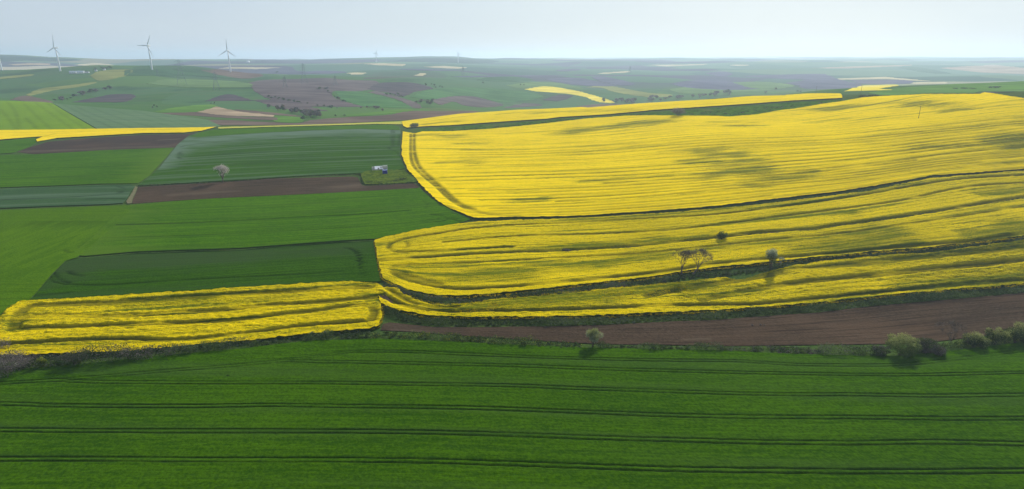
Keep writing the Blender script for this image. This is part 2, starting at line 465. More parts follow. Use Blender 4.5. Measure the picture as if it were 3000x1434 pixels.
def mat_ground():
    """the land itself: verge grass near by, a patchwork of fields out on the far plain"""
    g = G('ground')
    p = g.pos()
    fine = g.noise(p, 0.7, 4, 0.65)
    mid = g.noise(p, 0.03, 3, 0.5)
    near = g.mix(g.rng(fine, 0.3, 0.7), (0.030, 0.062, 0.016), (0.075, 0.125, 0.024))
    near = g.mix(g.math('MULTIPLY', g.rng(mid, 0.5, 0.7), 0.4), near, (0.10, 0.12, 0.035))
    # patchwork cells, stretched along the strip-field direction
    warp = g.noise(p, 0.0008, 3, 0.55, out='Color')
    wv = g.n.new('ShaderNodeVectorMath'); wv.operation = 'MULTIPLY_ADD'
    g.put(wv, 0, warp); wv.inputs[1].default_value = (900, 900, 0); g.put(wv, 2, p)
    def patches(sx_, sy_, stops):
        cell = g.n.new('ShaderNodeTexVoronoi'); cell.feature = 'F1'; cell.voronoi_dimensions = '2D'
        g.put(cell, 'Vector', g.scale(wv.outputs[0], (1 / sx_, 1 / sy_, 0))); cell.inputs['Scale'].default_value = 1.0
        sep = g.n.new('ShaderNodeSeparateColor'); g.put(sep, 0, cell.outputs['Color'])
        ramp = g.n.new('ShaderNodeValToRGB'); ramp.color_ramp.interpolation = 'CONSTANT'
        cr = ramp.color_ramp
        cr.elements[0].position, cr.elements[0].color = stops[0][0], (*stops[0][1], 1)
        cr.elements[1].position, cr.elements[1].color = stops[1][0], (*stops[1][1], 1)
        for q, c in stops[2:]:
            e = cr.elements.new(q); e.color = (*c, 1)
        g.put(ramp, 0, sep.outputs[0])
        return ramp.outputs[0]
    plain = patches(900.0, 480.0, [(0.0, (0.085, 0.165, 0.105)), (0.18, (0.115, 0.205, 0.125)), (0.34, (0.070, 0.130, 0.105)), (0.47, (0.085, 0.080, 0.120)), (0.60, (0.135, 0.215, 0.125)),
                                    (0.72, (0.24, 0.24, 0.15)), (0.775, (0.070, 0.070, 0.110)), (0.88, (0.50, 0.44, 0.31)), (0.925, (0.095, 0.175, 0.115))])  # far plain colours paled and blued, with distance haze painted in
    hl = patches(520.0, 380.0, [(0.0, (0.060, 0.140, 0.034)), (0.25, (0.085, 0.175, 0.040)), (0.45, (0.070, 0.155, 0.055)), (0.62, (0.105, 0.185, 0.050)), (0.76, (0.050, 0.115, 0.045)),
                                (0.86, (0.095, 0.145, 0.045)), (0.93, (0.090, 0.070, 0.058)), (0.965, (0.048, 0.12, 0.03))])
    tex = g.noise(g.scale(p, (0.004, 0.02, 0)), 1, 4, 0.6)
    hills = g.mix(g.math('MULTIPLY', g.rng(tex, 0.48, 0.68), 0.45), hl, (0.095, 0.140, 0.055))
    hills = g.mix(g.math('MULTIPLY', g.rng(g.noise(p, 0.0035, 5, 0.65), 0.50, 0.66), 0.75), hills, (0.030, 0.076, 0.032))  # dark green mottling stands in for shaded relief on the hills
    sx = g.n.new('ShaderNodeSeparateXYZ'); g.put(sx, 0, p)
    far = g.mix(g.rng(sx.outputs[1], 2000, 3400), hills, plain)
    col = g.mix(g.rng(sx.outputs[1], 1000, 1250), near, far)
    nrm = g.bump(fine, 0.6, 0.4)
    return g.bsdf(col, 1.0, 0.0, nrm)
M['ground'] = mat_ground()

# ------------------------------------------------------------------ terrain and haze
def build_terrain():
    Y = np.exp(QQ); X = SS * Y
    V = np.stack([X, Y, HG - 0.2], -1).reshape(-1, 3)
    ni, nj = SS.shape
    idx = np.arange(ni * nj).reshape(ni, nj)
    F = np.stack([idx[:-1, :-1], idx[:-1, 1:], idx[1:, 1:], idx[1:, :-1]], -1).reshape(-1, 4)
    o = mesh_obj('terrain', V, F, M['ground'], smooth_=True)
    tag(o, 'rolling green farmland with patchwork fields reaching the hazy horizon', 'terrain', kind='structure')
build_terrain()

def build_haze():
    x, y0, y1, z0, z1 = 58000, -2500, 32500, -140, 250
    v = [(-x, y0, z0), (x, y0, z0), (x, y1, z0), (-x, y1, z0), (-x, y0, z1), (x, y0, z1), (x, y1, z1), (-x, y1, z1)]
    f = [(0, 3, 2, 1), (4, 5, 6, 7), (0, 1, 5, 4), (1, 2, 6, 5), (2, 3, 7, 6), (3, 0, 4, 7)]
    g = G('haze')
    n = g.n.new('ShaderNodeVolumePrincipled')
    n.inputs['Color'].default_value = (0.62, 0.775, 0.93, 1)
    n.inputs['Density'].default_value = HAZE
    n.inputs['Anisotropy'].default_value = 0.35
    g.l.new(n.outputs[0], g.out.inputs['Volume'])
    o = mesh_obj('haze', v, f, g.m)
    tag(o, 'pale blue spring haze lying over the far plain', 'haze', kind='stuff')
HAZE = 0.98e-4
build_haze()

# ------------------------------------------------------------------ fields
def seg_dist(px, py, line):
    """distance from points to a polyline"""
    d = np.full(px.shape, 1e9)
    for a, b in zip(line[:-1], line[1:]):
        vx, vy = b[0] - a[0], b[1] - a[1]
        L = vx * vx + vy * vy + 1e-9
        t = np.clip(((px - a[0]) * vx + (py - a[1]) * vy) / L, 0, 1)
        d = np.minimum(d, (px - a[0] - t * vx) ** 2 + (py - a[1] - t * vy) ** 2)
    return np.sqrt(d)
def row_coord(x, y, guides):
    gy = [np.interp(x, g[:, 0], g[:, 1]) for g in guides]
    t = np.zeros_like(x); acc = 0.0
    t = y - gy[0]
    acc = 0.0
    for a, b in zip(gy[:-1], gy[1:]):
        w = float(np.mean(b - a))
        f = (y - a) / np.maximum(b - a, 1.0)
        t = np.where(y > a, acc + f * w, t)
        acc += w
    t = np.where(y > gy[-1], acc + (y - gy[-1]), t)
    return t
FIELD_POLY = {}
def field(name, poly, dx, dy, crop, mats, label, cat, kind='stuff', yr=(60, 30000), gaps=(), sparse=(), guides=None, rough=0.0, rough_len=1.0,
          rough_scale=None, lift=0.0, group=None, wob=1.0, ragged=0.0, soft=False):
    pl = locate(curve(list(poly) + [poly[0]], 6)[:-1] if soft else densify(poly, 25, True), yr)
    if ragged:
        st_ = max(1.0, ragged * 1.6)
        q_ = np.vstack([pl, pl[:1]]); L_ = np.concatenate([[0], np.cumsum(np.linalg.norm(np.diff(q_, axis=0), axis=1))])
        t_ = np.arange(0, L_[-1], st_)
        X_, Y_ = np.interp(t_, L_, q_[:, 0]), np.interp(t_, L_, q_[:, 1])
        pl = np.stack([X_ + ragged * (vnoise(t_ / 2.3, t_ * 0, 71) + vnoise(t_ / 9.0, t_ * 0, 73)), Y_ + ragged * (vnoise(t_ / 2.1, t_ * 0, 72) + vnoise(t_ / 8.0, t_ * 0, 74))], -1)
    FIELD_POLY[label] = pl
    x0, y0 = pl.min(0) - (dx, dy); x1, y1 = pl.max(0) + (dx, dy)
    gx = np.arange(x0, x1 + dx, dx); gy = np.arange(y0, y1 + dy, dy)
    nx, ny = len(gx), len(gy)
    inside = np.zeros((ny, nx), bool)
    ax, ay = pl[:, 0], pl[:, 1]; bx, by = np.roll(ax, -1), np.roll(ay, -1)
    for i, yy in enumerate(gy):
        m = (ay > yy) != (by > yy)
        if m.any():
            xs = ax[m] + (yy - ay[m]) / (by[m] - ay[m]) * (bx[m] - ax[m])
            inside[i] = (np.searchsorted(np.sort(xs), gx) % 2) == 1
    c = inside[:-1, :-1].astype(int) + inside[1:, :-1] + inside[:-1, 1:] + inside[1:, 1:]
    keep = c >= 1
    idx = np.arange(nx * ny).reshape(ny, nx)
    F = np.stack([idx[:-1, :-1][keep], idx[:-1, 1:][keep], idx[1:, 1:][keep], idx[1:, :-1][keep]], -1)
    used, inv = np.unique(F, return_inverse=True)
    F = inv.reshape(F.shape)
    PX, PY = np.meshgrid(gx, gy)
    px, py = PX.ravel()[used].copy(), PY.ravel()[used].copy()
    ins = inside.ravel()[used]
    # pull the outer ring of vertices onto the field's edge
    o = np.where(~ins)[0]
    best = np.full(len(o), 1e18); qx = px[o].copy(); qy = py[o].copy()
    for k in range(len(pl)):
        vx, vy = (bx[k] - ax[k]) / dx, (by[k] - ay[k]) / dy
        wx, wy = (px[o] - ax[k]) / dx, (py[o] - ay[k]) / dy
        t = np.clip((wx * vx + wy * vy) / (vx * vx + vy * vy + 1e-12), 0, 1)
        d = (wx - t * vx) ** 2 + (wy - t * vy) ** 2
        b = d < best
        best[b] = d[b]; qx[b] = (ax[k] + t * vx * dx)[b]; qy[b] = (ay[k] + t * vy * dy)[b]
    px[o], py[o] = qx, qy
    h = ground(px, py)
    gap = np.zeros(len(px))
    for (line, w, soft, depth) in gaps:
        ll = locate(densify(curve(line), 30), yr)
        # widths in metres; a little wander along the line keeps it from looking ruled
        d = seg_dist(px, py, ll)
        ww = w * (1 + 0.45 * wob * vnoise(px / 9.0, py / 9.0, 21))
        brk = 1.0 - 0.7 * wob * np.clip(vnoise(px / 22.0, py / 6.0, 31) * 2.2, 0, 1)
        gap = np.maximum(gap, depth * brk * (1 - smooth(ww * 0.5, ww * 0.5 + soft, d)))
    sp = np.zeros(len(px))
    for (line, w, soft, amt) in sparse:
        ll = locate(densify(curve(line), 30), yr)
        d = seg_dist(px, py, ll) + vnoise(px / 40, py / 11, 41) * soft * 2.0 + vnoise(px / 13, py / 4, 42) * soft * 1.0
        sp = np.maximum(sp, min(1.0, amt * 1.25) * (1 - np.clip((d - w * 0.15) / (w * 0.6 + soft * 1.9), 0, 1) ** 0.9))
    if guides:
        gl = []
        for gd in guides:
            q = locate(densify(curve(gd), 30), yr)
            q = q[np.argsort(q[:, 0])]
            gl.append(q)
        gl.sort(key=lambda q: q[:, 1].mean())
        t = row_coord(px, py, gl)
    else:
        t = py.copy()
    rel = crop * (1 - gap * 0.9) * (1 - 0.25 * sp)
    if rough:
        rs = rough * (1 + 0.0 * gap)
        rel = rel + rs * (vnoise(px / rough_len, py / (rough_len * 0.7), 51) + 0.6 * vnoise(px / (rough_len * 2.3), py / (rough_len * 1.7), 52)) * (0.4 + 0.6 * (1 - gap))
    z = h + lift + rel
    V = np.stack([px, py, z], -1)
    rows = np.stack([px, t, np.zeros_like(t)], -1)
    # skirt: the standing side of the crop
    e = np.concatenate([F[:, [0, 1]], F[:, [1, 2]], F[:, [2, 3]], F[:, [3, 0]]])
    key = np.minimum(e[:, 0], e[:, 1]).astype(np.int64) * len(V) + np.maximum(e[:, 0], e[:, 1])
    _, first, cnt = np.unique(key, return_index=True, return_counts=True)
    be = e[first[cnt == 1]]
    bv, binv = np.unique(be, return_inverse=True)
    binv = binv.reshape(be.shape)
    low = V[bv].copy(); low[:, 2] = h[bv] - 0.25
    n0 = len(V); nb = len(bv)
    S = np.stack([binv[:, 1] + n0, binv[:, 0] + n0, binv[:, 0] + n0 + nb, binv[:, 1] + n0 + nb], -1)
    up = V[bv].copy(); low = np.concatenate([up, low]); bv = np.concatenate([bv, bv])
    VV = np.concatenate([V, low]); FF = np.concatenate([F, S])
    mi = np.concatenate([np.zeros(len(F), int), np.ones(len(S), int)])
    ob = mesh_obj(name, VV, FF, mats, smooth_=True, mat_idx=mi)
    add_attr(ob, 'gap', np.concatenate([gap, np.zeros(len(low))]))
    add_attr(ob, 'sparse', np.concatenate([sp, np.zeros(len(low))]))
    add_attr(ob, 'rows', np.concatenate([rows, rows[bv]]))
    tag(ob, label, cat, group, kind)
    return ob

WS = [M['wheat_near'], M['wheat_side']]
# --- foreground cereal field with tractor wheel tracks
TRAM = [
    [(-900, 1190), (-200, 1140), (0, 1127), (155, 1118), (300, 1107), (505, 1089), (660, 1077), (840, 1059), (1000, 1037), (1058, 1033), (1194, 1034), (1349, 1041), (1543, 1049), (1776, 1056), (2000, 1060), (2150, 1061), (2330, 1072), (2500, 1074), (2640, 1072), (2760, 1061), (2900, 1043), (3000, 1032), (3300, 1000)],
    [(835, 1060), (950, 1064), (1000, 1064), (1250, 1069), (1500, 1075), (1776, 1085), (2000, 1091), (2250, 1097), (2560, 1102), (2750, 1101), (3000, 1095), (3400, 1088)],
    [(150, 1117), (260, 1122), (360, 1124), (540, 1125), (800, 1125), (1000, 1126), (1250, 1130), (1500, 1134), (1700, 1142), (2000, 1152), (2250, 1159), (2500, 1160), (2750, 1164), (3000, 1161), (3500, 1160)],
    [(-700, 1180), (0, 1187), (150, 1192), (400, 1194), (600, 1194), (800, 1191), (1000, 1194), (1200, 1196), (1400, 1200), (1600, 1207), (1800, 1215), (2000, 1222), (2250, 1226), (2500, 1227), (2750, 1230), (3000, 1230), (3600, 1226)],
    [(-700, 1258), (0, 1264), (250, 1266), (500, 1267), (750, 1267), (1000, 1268), (1250, 1271), (1500, 1278), (1750, 1287), (2000, 1294), (2250, 1300), (2500, 1302), (2750, 1299), (3000, 1305), (3600, 1312)],
    [(-700, 1354), (0, 1350), (250, 1349), (500, 1351), (750, 1352), (1000, 1352), (1250, 1355), (1500, 1363), (1750, 1372), (2000, 1380), (2250, 1383), (2500, 1386), (2750, 1386), (3000, 1384), (3600, 1384)],
    [(-700, 1460), (500, 1457), (1000, 1460), (2000, 1490), (3000, 1496), (3600, 1500)],
    [(-700, 1600), (500, 1600), (1500, 1615), (2500, 1640), (3600, 1650)],
]
def field_foreground():
    top = [(-900, 1175), (-300, 1110), (0, 1090), (200, 1074), (450, 1048), (700, 1026), (900, 1002), (1100, 996), (1300, 1003), (1500, 1013), (1700, 1022), (1900, 1026), (2100, 1030), (2300, 1040), (2500, 1046), (2620, 1047), (2750, 1036), (2880, 1020), (3000, 1007), (3300, 975), (3700, 940)]
    poly = top + [(4300, 1500), (5200, 2000), (1500, 2050), (-2300, 2000), (-1500, 1500)]
    gaps = []
    for ln in TRAM:
        c = locate(densify(curve(ln), 30))
        t = np.gradient(c, axis=0); t /= np.linalg.norm(t, axis=1)[:, None] + 1e-9
        nrm = np.stack([-t[:, 1], t[:, 0]], -1)
        for s in (-0.95, 0.95):
            gaps.append((c + nrm * s, 0.32, 0.18, 0.85))
    return poly, gaps
_poly, _gaps = field_foreground()
_old_locate, _old_curve = locate, curve
def _plan_ok(f):
    return f
# wheel tracks come in as plan lines already
def field_with_plan_gaps(*a, gaps=(), **k):
    global locate, densify, curve
    L, D, Cv = locate, densify, curve
    plan = {id(g[0]): g[0] for g in gaps}
    curve = lambda q, n=5: q if id(q) in plan else Cv(q, n)
    densify = lambda q, step=25.0, closed=False: q if id(q) in plan else D(q, step, closed)
    locate = lambda q, yr=(60, 30000): q if id(q) in plan else L(q, yr)
    r = field(*a, gaps=gaps, **k)
    locate, densify, curve = L, D, Cv
    return r
field_with_plan_gaps('wheat_field', _poly, 2.2, 0.30, 0.55, WS, 'wide dark green cereal field with paired wheel tracks filling the foreground', 'wheat field',
                     gaps=_gaps, guides=TRAM[3:], rough=0.07, rough_len=1.6, wob=0.5)

# --- bottom left rape
RS = [M['rape'], M['crop_side']]
B1 = [(40, 968), (56, 925), (86, 905), (150, 899), (300, 893), (467, 882), (600, 873), (724, 865), (818, 862), (948, 852), (1083, 847)]
B2 = [(60, 936), (168, 931), (317, 933), (486, 925), (650, 914), (799, 899), (911, 893), (1060, 880), (1110, 872)]
B3 = [(71, 968), (224, 964), (317, 959), (500, 953), (668, 946), (743, 938), (836, 925), (930, 916), (1023, 903), (1079, 903), (1096, 921), (1086, 940)]
B4 = [(-60, 1020), (56, 1013), (187, 1005), (336, 1000), (411, 1000), (500, 1004), (649, 992), (799, 972), (911, 959), (1060, 948), (1090, 943)]
field('rapeseed_field', [(-500, 1010), (-300, 985), (0, 935), (30, 908), (60, 890), (250, 878), (500, 863), (750, 846), (950, 833), (1040, 831), (1105, 836), (1125, 850), (1120, 868), (1112, 885), (1118, 905), (1120, 930), (1110, 962), (1085, 969), (900, 987), (700, 1006), (500, 1026), (300, 1040), (100, 1048), (0, 1050), (-300, 1075), (-600, 1100)],
      0.8, 0.45, 1.35, RS, 'yellow flowering rape strip with green loop bands at bottom left', 'rapeseed field',
      gaps=[(B1, 3.2, 2.0, 0.85), (B2, 2.8, 1.8, 0.9), (B3, 2.4, 1.6, 0.9), (B4, 2.0, 1.3, 0.95)],
      sparse=[([(90, 915), (300, 905), (560, 893)], 7, 5, 0.55), ([(380, 912), (700, 890), (900, 872)], 2, 3, 0.5), ([(-60, 960), (30, 950), (60, 975)], 6, 6, 0.7), ([(1060, 860), (1105, 880), (1100, 900)], 3, 4, 0.8), ([(500, 868), (800, 848), (1080, 836)], 2.5, 3, 0.5)],
      guides=[[(-600, 1085), (0, 1040), (300, 1035), (500, 1022), (900, 980), (1120, 960)], [(-600, 1040), (0, 985), (224, 964), (500, 953), (836, 925), (1120, 895)], [(-600, 960), (0, 905), (250, 880), (500, 864), (950, 834), (1130, 826)]],
      rough=0.55, rough_len=1.3, ragged=0.7)

# --- rape strip above the bare soil (right of it the long strip)
C1 = [(1105, 862), (1161, 892), (1209, 907), (1317, 918), (1411, 915), (1500, 916), (1612, 914), (1761, 908), (1948, 901), (2100, 898), (2187, 897), (2336, 885), (2600, 858), (2800, 838), (3000, 822), (3300, 790)]
C2 = [(2056, 884), (2149, 864), (2261, 845), (2373, 829), (2485, 819), (2600, 808), (2700, 796), (2850, 781), (3000, 766), (3300, 735)]
C3 = [(1900, 872), (2000, 850), (2112, 834), (2224, 815), (2317, 798), (2448, 785), (2600, 768), (2800, 748), (3000, 727), (3300, 695)]
field('rapeseed_field', [(1108, 870), (1112, 852), (1134, 846), (1164, 852), (1179, 867), (1213, 882), (1254, 897), (1317, 901), (1373, 896), (1467, 881), (1600, 872), (1700, 862), (1780, 852), (1911, 841), (2100, 819), (2168, 822), (2261, 798), (2373, 777), (2485, 764), (2600, 752), (2700, 747), (2850, 730), (3000, 708), (3300, 672), (3600, 640), (3600, 790), (3300, 808), (3000, 838), (2850, 849), (2700, 862), (2550, 876), (2400, 893), (2187, 909), (2100, 917), (1948, 922), (1799, 930), (1650, 935), (1500, 935), (1373, 935), (1261, 932), (1187, 920), (1130, 905), (1116, 895)],
      0.9, 0.5, 1.4, RS, 'yellow rape strip thinning to green clumps between the ditch and the bare soil', 'rapeseed field',
      gaps=[(C1, 2.2, 1.4, 1.0), (C2, 2.8, 1.8, 0.95), (C3, 3.2, 2.2, 0.8), ([(1134, 852), (1190, 885), (1260, 905), (1340, 905)], 1.2, 1.6, 0.7)],
      sparse=[([(1330, 912), (1480, 895), (1660, 880), (1860, 858), (2060, 838)], 8, 6, 0.85), ([(1640, 905), (1760, 895), (1790, 888)], 5, 6, 0.6), ([(2000, 880), (2110, 868), (2200, 850)], 7, 6, 0.6), ([(2180, 815), (2400, 785), (2600, 765), (3000, 722)], 4, 3, 0.6), ([(2680, 852), (2850, 836), (3000, 818), (3300, 790)], 8, 6, 1.0), ([(2100, 905), (2300, 890), (2600, 865)], 2.5, 3, 0.5)],
      guides=[[(1100, 925), (1261, 932), (1500, 935), (1799, 930), (2100, 917), (2400, 893), (2700, 862), (3000, 838), (3600, 780)], [(1100, 845), (1213, 884), (1317, 900), (1467, 880), (1780, 852), (2100, 820), (2373, 777), (2700, 747), (3000, 708), (3600, 640)]],
      rough=0.6, rough_len=1.4, ragged=0.7)

# --- middle rape with U-turn bands
D_a = [(1168, 745), (1146, 739), (1138, 729), (1149, 716), (1205, 701), (1299, 686), (1373, 675), (1500, 664), (1638, 659), (1804, 650), (1942, 642), (2100, 632), (2276, 611), (2414, 592), (2538, 573), (2676, 548), (2814, 528), (3000, 516), (3300, 500)]
D_a2 = [(1138, 735), (1168, 744), (1261, 740), (1373, 735), (1500, 728)]
D_b = [(1108, 768), (1164, 765), (1243, 759), (1336, 752), (1448, 746), (1523, 742), (1649, 738), (1799, 729), (1948, 716), (2100, 700), (2224, 686), (2373, 675), (2448, 664), (2538, 653), (2676, 633), (2814, 611), (3000, 581), (3300, 540)]
D_c = [(1300, 715), (1500, 697), (1724, 691), (1873, 684), (2000, 675), (2138, 658), (2276, 639), (2414, 622), (2621, 595), (2787, 559), (2897, 545), (3000, 540), (3300, 522)]
D_d = [(1240, 780), (1165, 784), (1148, 793), (1161, 809), (1205, 828), (1280, 845), (1355, 852), (1486, 846), (1687, 828), (1836, 813), (1967, 798), (2075, 780), (2261, 761), (2448, 746), (2550, 735), (2700, 722), (2850, 709), (3000, 686), (3300, 640)]
D_e = [(1240, 779), (1400, 773), (1600, 763), (1800, 752), (2000, 735), (2240, 708), (2448, 690), (2700, 655), (3000, 610)]
F4_bottom = [(1097, 709), (1108, 772), (1120, 819), (1157, 840), (1209, 859), (1280, 872), (1355, 874), (1448, 868), (1500, 860), (1612, 851), (1761, 833), (1911, 818), (2000, 801), (2112, 788), (2224, 777), (2299, 769), (2448, 754), (2550, 743), (2700, 732), (2850, 713), (3000, 696), (3300, 655), (3600, 620)]
F4_top = [(3600, 460), (3300, 482), (3000, 506), (2960, 507), (2880, 515), (2800, 521), (2730, 527), (2640, 543), (2550, 563), (2400, 583), (2200, 606), (2000, 625), (1900, 632), (1780, 639), (1650, 646), (1500, 650), (1400, 655), (1359, 659), (1304, 666), (1221, 681), (1133, 699)]
field('rapeseed_field', F4_bottom + F4_top, 1.3, 0.8, 1.35, RS, 'middle rape field with curved U-turn bands beside the green strips', 'rapeseed field',
      gaps=[(D_a, 1.9, 1.3, 0.95), (D_a2, 1.9, 1.3, 0.95), (D_b, 2.8, 1.8, 1.0), (D_c, 1.5, 1.3, 0.8), (D_d, 2.0, 1.4, 0.95), (D_e, 1.2, 1.1, 0.65),
            ([(1170, 801), (1200, 815), (1230, 824), (1290, 838)], 2.2, 2, 0.7), ([(1185, 735), (1195, 725), (1190, 715)], 1.0, 1.2, 0.6)],
      sparse=[([(1187, 805), (1300, 812), (1420, 806), (1520, 795)], 9, 8, 0.95), ([(1200, 790), (1400, 785), (1620, 780), (1800, 770), (2000, 745), (2200, 722), (2400, 705)], 6, 5, 0.65),
              ([(1750, 778), (1850, 768), (1960, 757)], 4, 4, 0.9), ([(2440, 705), (2540, 695), (2600, 690)], 20, 12, 0.85), ([(2330, 735), (2450, 728), (2560, 722)], 9, 8, 0.8), ([(2860, 690), (2940, 678), (3000, 670)], 9, 7, 0.8),
              ([(1500, 738), (1700, 728), (1900, 712), (2100, 692)], 3.5, 4, 0.7), ([(1500, 655), (1800, 642), (2100, 622), (2400, 592), (2700, 540)], 3, 3, 0.55), ([(2100, 660), (2300, 640), (2480, 628)], 3.5, 4, 0.65), ([(2870, 575), (3000, 560)], 5, 5, 0.7), ([(1110, 720), (1115, 760), (1130, 800)], 1.5, 2, 0.4)],
      guides=[[(1000, 800), (1120, 822), (1209, 860), (1355, 874), (1612, 851), (2000, 801), (2448, 754), (3000, 696), (3600, 620)], [(1000, 775), (1243, 759), (1523, 742), (1799, 729), (2100, 700), (2448, 664), (2814, 611), (3000, 581), (3600, 510)], [(1000, 725), (1221, 681), (1400, 655), (1650, 646), (2000, 625), (2400, 583), (2640, 543), (2880, 515), (3600, 460)]],
      rough=0.45, rough_len=1.6, ragged=0.7)

# --- the big rape hill
E_edge = [(1203, 395), (1204, 465), (1221, 501), (1276, 548), (1318, 587), (1354, 609), (1400, 625), (1442, 633), (1520, 638)]
E_edge2 = [(1213, 395), (1214, 451), (1229, 493), (1262, 526), (1304, 564), (1345, 600), (1390, 618)]
E_G = [
    [(1100, 560), (1318, 617), (1392, 647), (1500, 644), (1666, 642), (1804, 633), (1942, 624), (2100, 611), (2276, 589), (2414, 574), (2552, 553), (2640, 537), (2731, 520), (2870, 512), (3000, 501), (3500, 470)],
    [(1100, 560), (1320, 600), (1500, 601), (1776, 589), (1942, 576), (2100, 561), (2276, 545), (2414, 535), (2600, 512), (2750, 490), (3000, 468), (3500, 430)],
    [(1100, 545), (1300, 546), (1442, 541), (1600, 537), (1800, 530), (2000, 519), (2200, 507), (2400, 492), (2600, 470), (2800, 445), (3000, 425), (3500, 385)],
    [(1100, 482), (1214, 480), (1500, 476), (1638, 472), (1776, 468), (1942, 455), (2100, 443), (2276, 434), (2414, 428), (2566, 418), (2700, 402), (2870, 385), (3000, 370), (3500, 330)],
    [(1100, 436), (1221, 435), (1400, 437), (1500, 436), (1721, 426), (1831, 418), (2000, 402), (2138, 395), (2331, 392), (2470, 384), (2600, 370), (2800, 353), (3000, 332), (3500, 300)],
]
def between(a, b, f, u0=None, u1=None):
    us = np.linspace(max(a[0][0], b[0][0]) if u0 is None else u0, min(a[-1][0], b[-1][0]) if u1 is None else u1, 14)
    A, B = np.array(a), np.array(b)
    return [(u, float(np.interp(u, A[:, 0], A[:, 1]) * (1 - f) + np.interp(u, B[:, 0], B[:, 1]) * f)) for u in us]
e_gaps = [(E_edge, 2.2, 1.6, 1.0), (E_edge2, 2.2, 1.6, 1.0)]
rr = random.Random(3)
for i in range(4):
    for f in (0.0, 0.17, 0.33, 0.5, 0.66, 0.83):
        if i == 0 and f == 0: continue
        u0 = 1250 + 50 * (3 - i) * 0.3 + rr.uniform(0, 160) if rr.random() < 0.7 else rr.uniform(1300, 2000)
        u1 = 3400 if rr.random() < 0.6 else rr.uniform(2000, 3000)
        e_gaps.append((between(E_G[i], E_G[i + 1], f, u0, u1), 0.9 + rr.random() * 0.6, 1.6, rr.uniform(0.3, 0.65)))
F5_left = [(1180, 388), (1178, 420), (1177, 457), (1193, 498), (1235, 548), (1276, 589), (1318, 614), (1373, 636), (1392, 643)]
F5_bot = [(1500, 641), (1666, 639), (1804, 630), (1942, 621), (2100, 608), (2276, 586), (2414, 571), (2552, 550), (2640, 534), (2731, 517), (2870, 509), (3000, 498), (3300, 474), (3600, 450)]
F5_top = [(3600, 330), (3300, 310), (3000, 292), (2925, 280), (2883, 274), (2870, 279), (2718, 279), (2621, 283), (2532, 288), (2470, 299), (2414, 307), (2331, 321), (2276, 328), (2221, 338), (2138, 345), (2100, 343), (1990, 342), (1914, 341), (1831, 342), (1721, 350), (1610, 363), (1497, 375), (1414, 382), (1331, 387), (1238, 388), (1215, 394)]
field('rapeseed_field', F5_left + F5_bot + F5_top, 1.25, 1.5, 1.3, [M['rape_far'], M['crop_side']], 'broad bright yellow rape hillside with faded green patches on the right', 'rapeseed field',
      yr=(300, 1000), gaps=e_gaps,
      sparse=[([(1680, 388), (1780, 378), (1860, 366), (1940, 360)], 16, 12, 1.0), ([(2040, 452), (2110, 455), (2160, 458)], 12, 12, 0.85), ([(2020, 480), (2120, 475), (2220, 468)], 8, 10, 0.7), ([(2070, 520), (2140, 508), (2230, 498)], 12, 12, 0.95),
              ([(2190, 542), (2280, 530), (2390, 515)], 6, 6, 0.9), ([(2440, 322), (2530, 312), (2640, 305), (2720, 308)], 16, 14, 0.85), ([(2770, 328), (2830, 322)], 6, 8, 0.8), ([(2680, 440), (2800, 432), (2940, 425), (3010, 418)], 6, 8, 0.75), ([(2890, 418), (3000, 405)], 6, 8, 0.7), ([(2600, 395), (2800, 375), (3000, 358)], 12, 16, 0.35), ([(2400, 360), (2560, 350)], 10, 14, 0.4),
              ([(1340, 425), (1420, 424)], 8, 8, 0.6), ([(1300, 480), (1400, 478)], 7, 8, 0.55), ([(1500, 565), (1560, 563)], 7, 7, 0.6), ([(1520, 590), (1590, 588)], 5, 7, 0.7), ([(1215, 400), (1260, 398), (1330, 402)], 12, 12, 0.6), ([(2130, 372), (2240, 372)], 4, 6, 0.6), ([(2080, 360), (2200, 362)], 4, 6, 0.5), ([(1700, 540), (1850, 528), (1960, 520)], 3, 5, 0.6), ([(2300, 500), (2350, 496)], 4, 5, 0.4), ([(2890, 515), (2960, 503)], 1, 1, 0)],
      guides=E_G, rough=0.28, rough_len=2.6, wob=0.8, ragged=1.0)

# --- far rape strip beyond the grass bank
field('rapeseed_field', [(1176, 358), (1276, 345), (1359, 334), (1470, 323), (1583, 313), (1638, 313), (1721, 318), (1831, 309), (1942, 301), (2100, 293), (2166, 287), (2276, 279), (2331, 276), (2442, 276), (2467, 284), (2467, 290), (2331, 297), (2193, 307), (2085, 314), (2011, 319), (1914, 325), (1776, 338), (1638, 346), (1600, 351), (1442, 361), (1331, 369), (1238, 373), (1193, 377), (1182, 372)],
      4, 3, 1.3, [M['rape_far'], M['crop_side']], 'long yellow rape strip on the ridge beyond the green bank', 'rapeseed field', yr=(600, 1150),
      sparse=[([(1480, 335), (1640, 330), (1850, 325)], 12, 12, 0.5), ([(1250, 366), (1340, 358)], 8, 8, 0.6), ([(1540, 318), (1640, 318)], 8, 8, 0.6)], rough=0.2, rough_len=4,
      guides=[[(1100, 385), (1331, 369), (1638, 346), (1914, 325), (2193, 307), (2500, 286)], [(1100, 368), (1276, 345), (1470, 323), (1721, 316), (2100, 293), (2500, 272)]])
